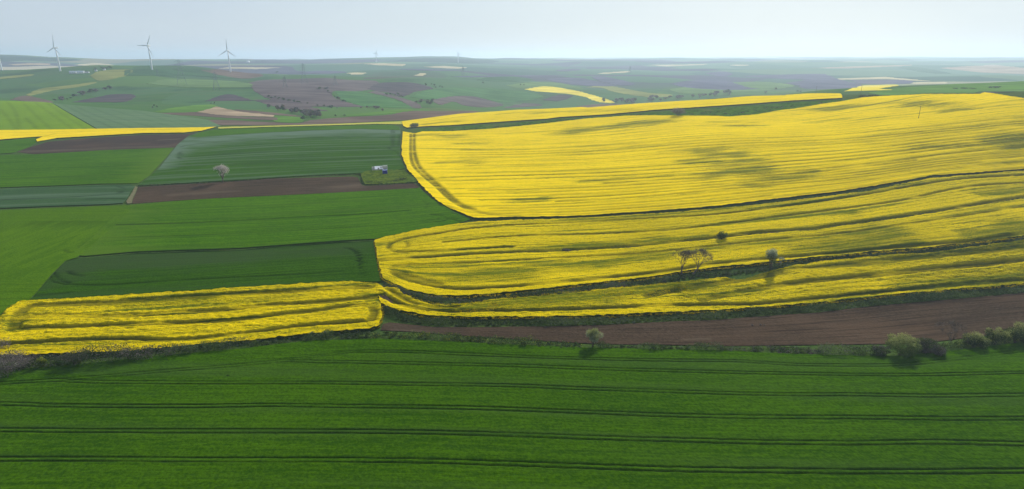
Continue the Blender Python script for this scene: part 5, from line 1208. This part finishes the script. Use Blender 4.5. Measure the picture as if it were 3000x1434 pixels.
far_plants([(2243, 274, 'b', 10, 7), (2273, 264, 'b', 8, 8), (2337, 271, 'd', 12, 6), (2345, 271, 'd', 8, 5)], 'far_bush', 'dark bush near the right end of the valley trees', 'bush', 'bushes at the right end of the valley', (1200, 4500))
far_plants([(2917, 259, 'd', 30, 6), (2900, 259, 'd', 14, 5), (2825, 261, 'd', 26, 4), (2850, 261, 'd', 24, 3), (2800, 261, 'd', 20, 3)], 'far_bush', 'dark bush on the green hilltop at the right', 'bush', 'bushes on the right hilltop', (950, 2000))
far_plants(strew([(284, 204), (300, 202), (320, 201)], 9, 10, 'd', 9, 5, 4), 'far_tree', 'dark tree around the far houses', 'tree', 'trees around the far houses', (1700, 3400))
far_plants([(810, 208, 'd', 11, 6)], 'far_tree', 'dark tree clump alone on the plain right of the third turbine', 'tree', None, (1800, 3600))
far_plants(strew([(665, 308), (630, 305), (632, 309)], 4, 12, 'd', 4, 4, 3), 'far_bush', 'single dark bush above the tan stubble', 'bush', 'bushes above the tan stubble', (1020, 2400))
far_plants([(452, 313, 'd', 6, 7), (460, 316, 'd', 6, 6), (447, 318, 'd', 6, 6)], 'far_bush', 'dark bush at the right end of the grey-green hill', 'bush', 'bushes by the grey-green hill', (1020, 2400))

# ------------------------------------------------------------------ wind turbines
M['white'] = mat_plain('white_paint', (0.84, 0.85, 0.86), 0.5, 0.02, 0.5, 0.4)
M['steel'] = mat_plain('galvanised_steel', (0.20, 0.22, 0.24), 0.6, 0.1, 1.0, 0.4, 0.3)
M['wood'] = mat_plain('pole_wood', (0.09, 0.07, 0.055), 0.9, 0.3, 2.0, 0.1)
def blade_mesh(L):
    secs = []
    for t in np.linspace(0, 1, 12):
        ch = 1.6 if t < 0.04 else (3.6 * (1 - t) ** 0.8 + 0.5 if t > 0.18 else 1.6 + (3.6 * 0.85 + 0.5 - 1.6) * (t - 0.04) / 0.14)
        th = ch * (0.9 if t < 0.04 else 0.30 - 0.16 * t)
        tw = math.radians(14 * (1 - t) ** 2)
        ring = []
        for k in range(10):
            a = 2 * math.pi * k / 10
            x, y = math.cos(a) * ch * 0.5 + ch * 0.12, math.sin(a) * th * 0.5
            ring.append((x * math.cos(tw) - y * math.sin(tw), x * math.sin(tw) + y * math.cos(tw), t * L))
        secs.append(ring)
    v = [p for s_ in secs for p in s_]
    f = [(i * 10 + k, i * 10 + (k + 1) % 10, (i + 1) * 10 + (k + 1) % 10, (i + 1) * 10 + k) for i in range(11) for k in range(10)]
    f.append(tuple(110 + k for k in range(10)))
    return v, f
def ring_mesh(prof, n=20):
    v = [(math.cos(2 * math.pi * k / n) * r, math.sin(2 * math.pi * k / n) * r, z) for r, z in prof for k in range(n)]
    f = [(i * n + k, i * n + (k + 1) % n, (i + 1) * n + (k + 1) % n, (i + 1) * n + k) for i in range(len(prof) - 1) for k in range(n)]
    f.append(tuple((len(prof) - 1) * n + k for k in range(n)))
    return v, f
def turbine(label, u, v, hub_px, blade_px, phase, yaw, yr, sc=1.25, group='wind turbines on the far ridge', hub=None):
    p = at(u, v, yr); k = metres_per_px(p)
    H, L = hub_px * k, blade_px * k
    root = empty('wind_turbine', p, yaw)
    tag(root, label, 'wind turbine', group)
    vv, ff = ring_mesh([(2.3 * sc, -2), (2.2 * sc, H * 0.25), (1.85 * sc, H * 0.6), (1.45 * sc, H * 0.985)])
    mesh_obj('tower', vv, ff, M['white'], root, True)
    # nacelle: bevelled box along y
    bm_v = []
    for (y, s_) in ((-3.2, 0.85), (-2.4, 1.0), (5.5, 1.0), (7.0, 0.8)):
        for a, b in ((-1, -0.7), (-0.7, -1), (0.7, -1), (1, -0.7), (1, 0.7), (0.7, 1), (-0.7, 1), (-1, 0.7)):
            bm_v.append((a * 1.9 * s_ * sc, y * sc, H + b * 1.9 * s_ * sc))
    bf = [(i * 8 + q, i * 8 + (q + 1) % 8, (i + 1) * 8 + (q + 1) % 8, (i + 1) * 8 + q) for i in range(3) for q in range(8)] + [tuple(range(7, -1, -1)), tuple(24 + q for q in range(8))]
    mesh_obj('nacelle', bm_v, bf, M['white'], root)
    hv, hf = ring_mesh([(0.2, 2.4), (1.0, 2.1), (1.6, 1.2), (1.8, 0.2), (1.75, -0.9)], 16)
    hv = [(x * sc, -(z * sc) - 4.2 * sc, H + y * sc) for x, y, z in hv]
    mesh_obj('rotor_hub', hv, hf, M['white'], root, True)
    for i in range(3):
        bv, bf2 = blade_mesh(L)
        a = phase + i * 2 * math.pi / 3
        out = []
        for x, y, z in bv:
            x *= sc; y *= sc
            out.append((x * math.cos(a) + z * math.sin(a), y - 4.6 * sc, H - x * math.sin(a) + z * math.cos(a)))
        mesh_obj('blade', out, bf2, M['white'], root, True)
    return root
R_ = math.radians
turbine('wind turbine half cut by the left edge, only tower and one blade tip showing', 6, 206, 62, 36, R_(-10), R_(-28), (2000, 2760))
turbine('leftmost whole wind turbine, beside the white barns', 177, 209, 65, 38, R_(10), R_(-22), (2000, 2700))
turbine('middle wind turbine, standing on the green ridge with one blade level', 446, 205, 67, 35, R_(31), R_(-14), (1900, 2560))
turbine('right wind turbine, standing on the brown ploughed ridge', 675, 206, 60, 33, R_(3), R_(-10), (1900, 2560))
turbine('tiny hazy wind turbine on the plain left of the low wooded hill', 1103, 183, 26, 12, R_(20), R_(40), (5000, 6800), 1.4, 'hazy turbines on the plain')
turbine('tiny hazy wind turbine rising behind the low wooded hill', 1343, 184, 24, 11, R_(-25), R_(20), (5500, 7800), 1.4, 'hazy turbines on the plain')

# ------------------------------------------------------------------ pylons and poles
def pylon(label, u, v, h_px, w_px, yr, th=0.32, rz=0.5):
    p = at(u, v, yr); k = metres_per_px(p)
    H, W = h_px * k, w_px * k
    root = empty('pylon', p, rz)
    tag(root, label, 'pylon', 'lattice pylons in the valley')
    T = Tubes(4)
    levels = [(0, 0.5), (0.25, 0.36), (0.45, 0.25), (0.62, 0.16), (0.78, 0.11), (0.92, 0.09), (1.0, 0.02)]
    C = [[(sx * w * W, sy * w * W, z * H) for sx, sy in ((1, 1), (-1, 1), (-1, -1), (1, -1))] for z, w in levels]
    for a, b in zip(C[:-1], C[1:]):
        for q in range(4):
            T.seg(a[q], b[q], th, th)
            T.seg(a[q], b[(q + 1) % 4], th * 0.6, th * 0.6)
            T.seg(b[q], b[(q + 1) % 4], th * 0.6, th * 0.6)
    T.build('lattice_mast', M['steel'], root, False)
    for z, half in ((0.66, 0.62), (0.79, 0.5), (0.92, 0.4)):
        A = Tubes(4)
        for s_ in (-1, 1):
            tip = (s_ * half * W, 0, z * H)
            for sy in (-1, 1):
                A.seg((s_ * 0.1 * W, sy * 0.1 * W, z * H), tip, th * 0.8, th * 0.5)
                A.seg((s_ * 0.1 * W, sy * 0.1 * W, z * H + 0.05 * H), tip, th * 0.7, th * 0.5)
            A.seg(tip, (tip[0], 0, tip[2] - 0.05 * H), th * 0.5, th * 0.5)
        A.build('crossarm', M['steel'], root, False)
pylon('tallest dark pylon, in front of the horizon left of the third turbine', 534, 250, 72, 26, (1400, 2400), 0.42)
pylon('pylon on the green slope below the brown ploughed ridge', 635, 264, 50, 18, (1300, 2300), 0.36)
pylon('pale pylon at the upper left of the purple-brown hillside', 836, 258, 32, 13, (1400, 2500), 0.26)
pylon('tall hazy pylon over the purple-brown hillside', 893, 247, 58, 18, (1400, 2600), 0.26)
pylon('small pale pylon at the top of the purple-brown hillside', 983, 250, 26, 11, (1400, 2600), 0.26)
pylon('small pylon on the dark green ridge right of the middle turbine', 463, 226, 22, 9, (1500, 2500), 0.28)
pylon('hazy pylon on the green hills below the low wooded hill', 1357, 222, 26, 10, (2000, 5000), 0.4)
pylon('hazy pylon in the right valley above the blue ploughed slope', 1845, 214, 18, 7, (2500, 6000), 0.45)
def pole(label, u, v, h_px, yr):
    p = at(u, v, yr); k = metres_per_px(p); H = h_px * k
    root = empty('power_pole', p, 0.4)
    tag(root, label, 'power pole', 'power poles on the rape hill')
    T = Tubes(7); T.seg((0, 0, -0.5), (0, 0, H), 0.20, 0.14); T.build('post', M['wood'], root)
    A = Tubes(4)
    A.seg((-1.1, 0, H - 0.5), (1.1, 0, H - 0.5), 0.08, 0.08)
    A.seg((-0.6, 0.1, H - 0.5), (0, 0.1, H - 1.2), 0.04, 0.04); A.seg((0.6, 0.1, H - 0.5), (0, 0.1, H - 1.2), 0.04, 0.04)
    A.build('crossarm', M['wood'], root)
    for x in (-1.0, 0, 1.0):
        I = Tubes(6); zb = H - 0.42 if x else H
        I.seg((x, 0, zb), (x, 0, zb + 0.22), 0.07, 0.05)
        I.build('insulator', M['white'], root)
pole('wooden power pole standing in the yellow rape hillside', 2690, 351, 39, (400, 800))
pole('wooden power pole on the ridge beside the dark bushes', 2520, 284, 33, (500, 1000))
pole('wooden power pole at the far side of the ridge strip', 2390, 277, 25, (600, 1100))

# ------------------------------------------------------------------ buildings
M['render'] = mat_plain('white_render', (0.62, 0.60, 0.55), 0.9, 0.22, 1.2, 0.1)
M['blue'] = mat_plain('blue_sheet', (0.015, 0.022, 0.26), 0.5, 0.2, 1.0, 0.3)
M['blue_pale'] = mat_plain('pale_blue_sheet', (0.20, 0.25, 0.50), 0.6, 0.1, 1.0, 0.3)  # paler blue for the shed's roof and right side
M['dark_open'] = mat_plain('dark_interior', (0.03, 0.03, 0.028), 0.9, 0.2)
M['tin'] = mat_plain('grey_tin', (0.36, 0.36, 0.34), 0.6, 0.2, 1.0, 0.3)
M['tile'] = mat_plain('dark_tile', (0.16, 0.10, 0.08), 0.9, 0.2)
class Boxes:
    def __init__(self): self.v, self.f = [], []
    def box(self, x0, x1, y0, y1, z0, z1):
        n = len(self.v)
        self.v += [(x0, y0, z0), (x1, y0, z0), (x1, y1, z0), (x0, y1, z0), (x0, y0, z1), (x1, y0, z1), (x1, y1, z1), (x0, y1, z1)]
        self.f += [tuple(n + k for k in q) for q in ((0, 3, 2, 1), (4, 5, 6, 7), (0, 1, 5, 4), (1, 2, 6, 5), (2, 3, 7, 6), (3, 0, 4, 7))]
    def build(self, name, mat, parent=None): return mesh_obj(name, self.v, self.f, mat, parent)
def hut():
    p = at(1113, 499, (400, 800)); k = metres_per_px(p)
    L, D, Hh = 44 * k, 15 * k, 9.5 * k
    root = empty('hut', p, math.radians(16))
    tag(root, 'white ruined hut with holed roof sheets in the weed patch', 'hut')
    t = 0.35; x0, x1 = -L / 2, L / 2
    B = Boxes()
    # front wall pieces round a doorway and two windows, piers between
    cols = [(x0, x0 + 0.05 * L, 0, 1), (x0 + 0.05 * L, x0 + 0.16 * L, 0, 0.35), (x0 + 0.05 * L, x0 + 0.16 * L, 0.72, 0.78), (x0 + 0.16 * L, x0 + 0.36 * L, 0, 0.40), (x0 + 0.36 * L, x0 + 0.44 * L, 0, 0.3), (x0 + 0.44 * L, x0 + 0.52 * L, 0, 0.40), (x0 + 0.52 * L, x0 + 0.70 * L, 0, 0.34), (x0 + 0.70 * L, x0 + 0.76 * L, 0, 1.05), (x0 + 0.92 * L, x1, 0, 1.2), (x0 + 0.76 * L, x0 + 0.92 * L, 1.0, 1.2)]
    for a, b, z0, z1 in cols: B.box(a, b, -D / 2, -D / 2 + t, z0 * Hh - 0.2, z1 * Hh)
    B.build('front_wall', M['render'], root)
    B = Boxes(); B.box(x0, x1, D / 2 - t, D / 2, -0.2, Hh * 1.02); B.build('back_wall', M['render'], root)
    for xa in (x0, x1 - t):
        B = Boxes(); B.box(xa, xa + t, -D / 2 + t + 0.003, D / 2 - t - 0.003, -0.2, Hh * 0.98); B.build('side_wall', M['render'], root)
    B = Boxes(); B.box(x0 + 0.62 * L, x0 + 0.62 * L + t, -D / 2 + t + 0.003, D / 2 - t - 0.003, -0.2, Hh * 0.9); B.build('partition_wall', M['render'], root)
    V, F = [], []
    for a, b, q0, q1 in ((0.17, 0.36, 0.0, 1.0), (0.362, 0.44, 0.45, 1.0), (0.442, 0.53, 0.0, 1.0), (0.532, 0.69, 0.0, 0.42), (0.532, 0.69, 0.80, 1.0)):
        n = len(V)
        for dz in (0.0, 0.15):
            for (xx, q) in ((a, q0), (b, q0), (b, q1), (a, q1)):
                V.append((x0 + xx * L, -D / 2 - 0.3 + (D + 0.2) * q, Hh * (0.42 + 0.66 * q) + 0.06 + dz))
        F += [tuple(n + k for k in f) for f in ((0, 3, 2, 1), (4, 5, 6, 7), (0, 1, 5, 4), (1, 2, 6, 5), (2, 3, 7, 6), (3, 0, 4, 7))]
    mesh_obj('roof', V, F, M['white'], root)
    B = Boxes(); B.box(x0 + 0.71 * L, x1 + 0.1, D / 2 - 0.8, D / 2 + 0.2, Hh * 1.2, Hh * 1.2 + 0.2); B.build('roof_beam', M['white'], root)
    p2 = at(1128, 511, (400, 800))
    w, h = 13 * k, 11.5 * k
    root = empty('blue_shed', p2, math.radians(14))
    tag(root, 'small bright blue shed in front of the white hut', 'shed')
    B = Boxes(); B.box(-w / 2, w / 2, -w * 0.35, w * 0.35, -0.2, h)
    for q in range(7):
        x = -w / 2 + w * (q + 0.5) / 7
        B.box(x - 0.08, x + 0.08, -w * 0.35 - 0.06, -w * 0.35 + 0.0, 0.02, h - 0.02)
    B.build('walls', M['blue'], root)
    B = Boxes(); B.box(-w / 2 - 0.15, w / 2 + 0.15, -w * 0.35 - 0.2, w * 0.35 + 0.2, h + 0.003, h + 0.22); B.build('roof', M['blue_pale'], root)
    B = Boxes(); B.box(w / 2 + 0.003, w / 2 + 0.12, -w * 0.36, w * 0.36, -0.2, h); B.build('side_panel', M['blue_pale'], root)
    B = Boxes(); B.box(-w * 0.22, w * 0.1, -w * 0.35 - 0.12, -w * 0.35 - 0.065, 0, h * 0.75); B.build('door', M['blue'], root)
hut()
def gabled(name, label, cat, u, v, l_px, h_px, yr, rz, roof='tin', group=None, depth=0.45):
    p = at(u, v, yr); k = metres_per_px(p); L, Hh = l_px * k, h_px * k; D = max(6.0, L * depth)
    root = empty(name, p, rz); tag(root, label, cat, group)
    e = Hh * 0.62
    V = [(-L / 2, -D / 2, -1), (L / 2, -D / 2, -1), (L / 2, D / 2, -1), (-L / 2, D / 2, -1), (-L / 2, -D / 2, e), (L / 2, -D / 2, e), (L / 2, D / 2, e), (-L / 2, D / 2, e), (-L / 2, 0, Hh * 0.97), (L / 2, 0, Hh * 0.97)]
    F = [(0, 1, 5, 4), (2, 3, 7, 6), (1, 2, 6, 9, 5), (3, 0, 4, 8, 7)]
    mesh_obj('walls', V, F, M['white'], root)
    o = 0.5; g0 = e - (Hh - e) * o / (D / 2)
    V = []
    for dz in (0.05, 0.35):
        V += [(-L / 2 - o, -D / 2 - o, g0 + dz), (L / 2 + o, -D / 2 - o, g0 + dz), (L / 2 + o, 0, Hh + dz), (-L / 2 - o, 0, Hh + dz), (L / 2 + o, D / 2 + o, g0 + dz), (-L / 2 - o, D / 2 + o, g0 + dz)]
    F = [(0, 1, 2, 3), (3, 2, 4, 5), (6, 9, 8, 7), (9, 11, 10, 8), (0, 6, 7, 1), (5, 4, 10, 11), (1, 7, 8, 2), (2, 8, 10, 4), (0, 3, 9, 6), (3, 5, 11, 9)]
    mesh_obj('roof', V, F, M[roof], root)
    B = Boxes()
    n = max(2, int(L / 7))
    for q in range(n):
        x = -L / 2 + L * (q + 0.5) / n
        W = Boxes(); W.box(x - 0.7, x + 0.7, -D / 2 - 0.06, -D / 2 - 0.003, e * 0.35, e * 0.75); W.build('window', M['dark_open'], root)
gabled('barn', 'left of the two long white barns by the first turbine', 'barn', 215, 215, 18, 6, (1900, 2700), 0.15, 'white')
gabled('barn', 'right of the two long white barns by the first turbine', 'barn', 237, 215, 19, 6.5, (1900, 2700), 0.15, 'white')
gabled('shed', 'low grey shed right of the white barns', 'shed', 256, 214, 10, 4, (1900, 2700), 0.1, 'tin')
gabled('house', 'small white house on the yellowish slope, nearer the barns', 'house', 281, 209, 6, 4.5, (1900, 2700), 0.3, 'tin')
gabled('house', 'small white house on the yellowish slope, under the dark trees', 'house', 306, 206, 6, 5, (1900, 2700), -0.2, 'tile')
def dome():
    p = at(727, 183.5, (3500, 6500)); k = metres_per_px(p)
    root = empty('storage_dome', p); tag(root, 'tiny white storage dome on the plain right of the third turbine', 'dome')
    r = 5.0 * k
    v, f = ring_mesh([(r, -2), (r, r * 0.15), (r * 0.93, r * 0.4), (r * 0.75, r * 0.68), (r * 0.45, r * 0.88), (r * 0.1, r * 0.96)], 20)
    mesh_obj('shell', v, f, M['white'], root, True)
    v, f = ring_mesh([(r * 0.12, r * 0.95), (r * 0.12, r * 1.04), (r * 0.02, r * 1.08)], 10)
    mesh_obj('vent_cap', v, f, M['tin'], root, True)
dome()

# stones on the bare field
M['stone'] = mat_plain('stone', (0.16, 0.14, 0.12), 0.9, 0.3, 3.0, 0.1)
def stone(label, u, v, w_px, seed):
    p = at(u, v, (150, 400)); k = metres_per_px(p); r = w_px * k * 0.5
    rnd = random.Random(seed)
    V, F = [], []
    n, m = 12, 7
    for i in range(m + 1):
        a = math.pi * i / m
        for q in range(n):
            b = 2 * math.pi * q / n
            s_ = 1 + 0.25 * float(vnoise(math.cos(b) * 1.7 + seed, math.sin(b) * 1.7 + math.cos(a) * 2, seed)) * 2
            V.append((math.sin(a) * math.cos(b) * r * s_, math.sin(a) * math.sin(b) * r * 0.85 * s_, math.cos(a) * r * 0.75 * s_ + r * 0.3))
    F = [(i * n + q, (i + 1) * n + q, (i + 1) * n + (q + 1) % n, i * n + (q + 1) % n) for i in range(m) for q in range(n)]
    o = mesh_obj('stone', V, F, M['stone'], None, True)
    o.location = p
    tag(o, label, 'stone', 'stones on the bare brown field')
stone('dark stone on the bare brown field, leftmost of three', 2204, 954, 7, 1)
stone('dark stone on the bare brown field, middle of three', 2228, 953, 6.5, 2)
stone('smallest stone on the bare brown field, rightmost of three', 2239, 953, 5, 3)
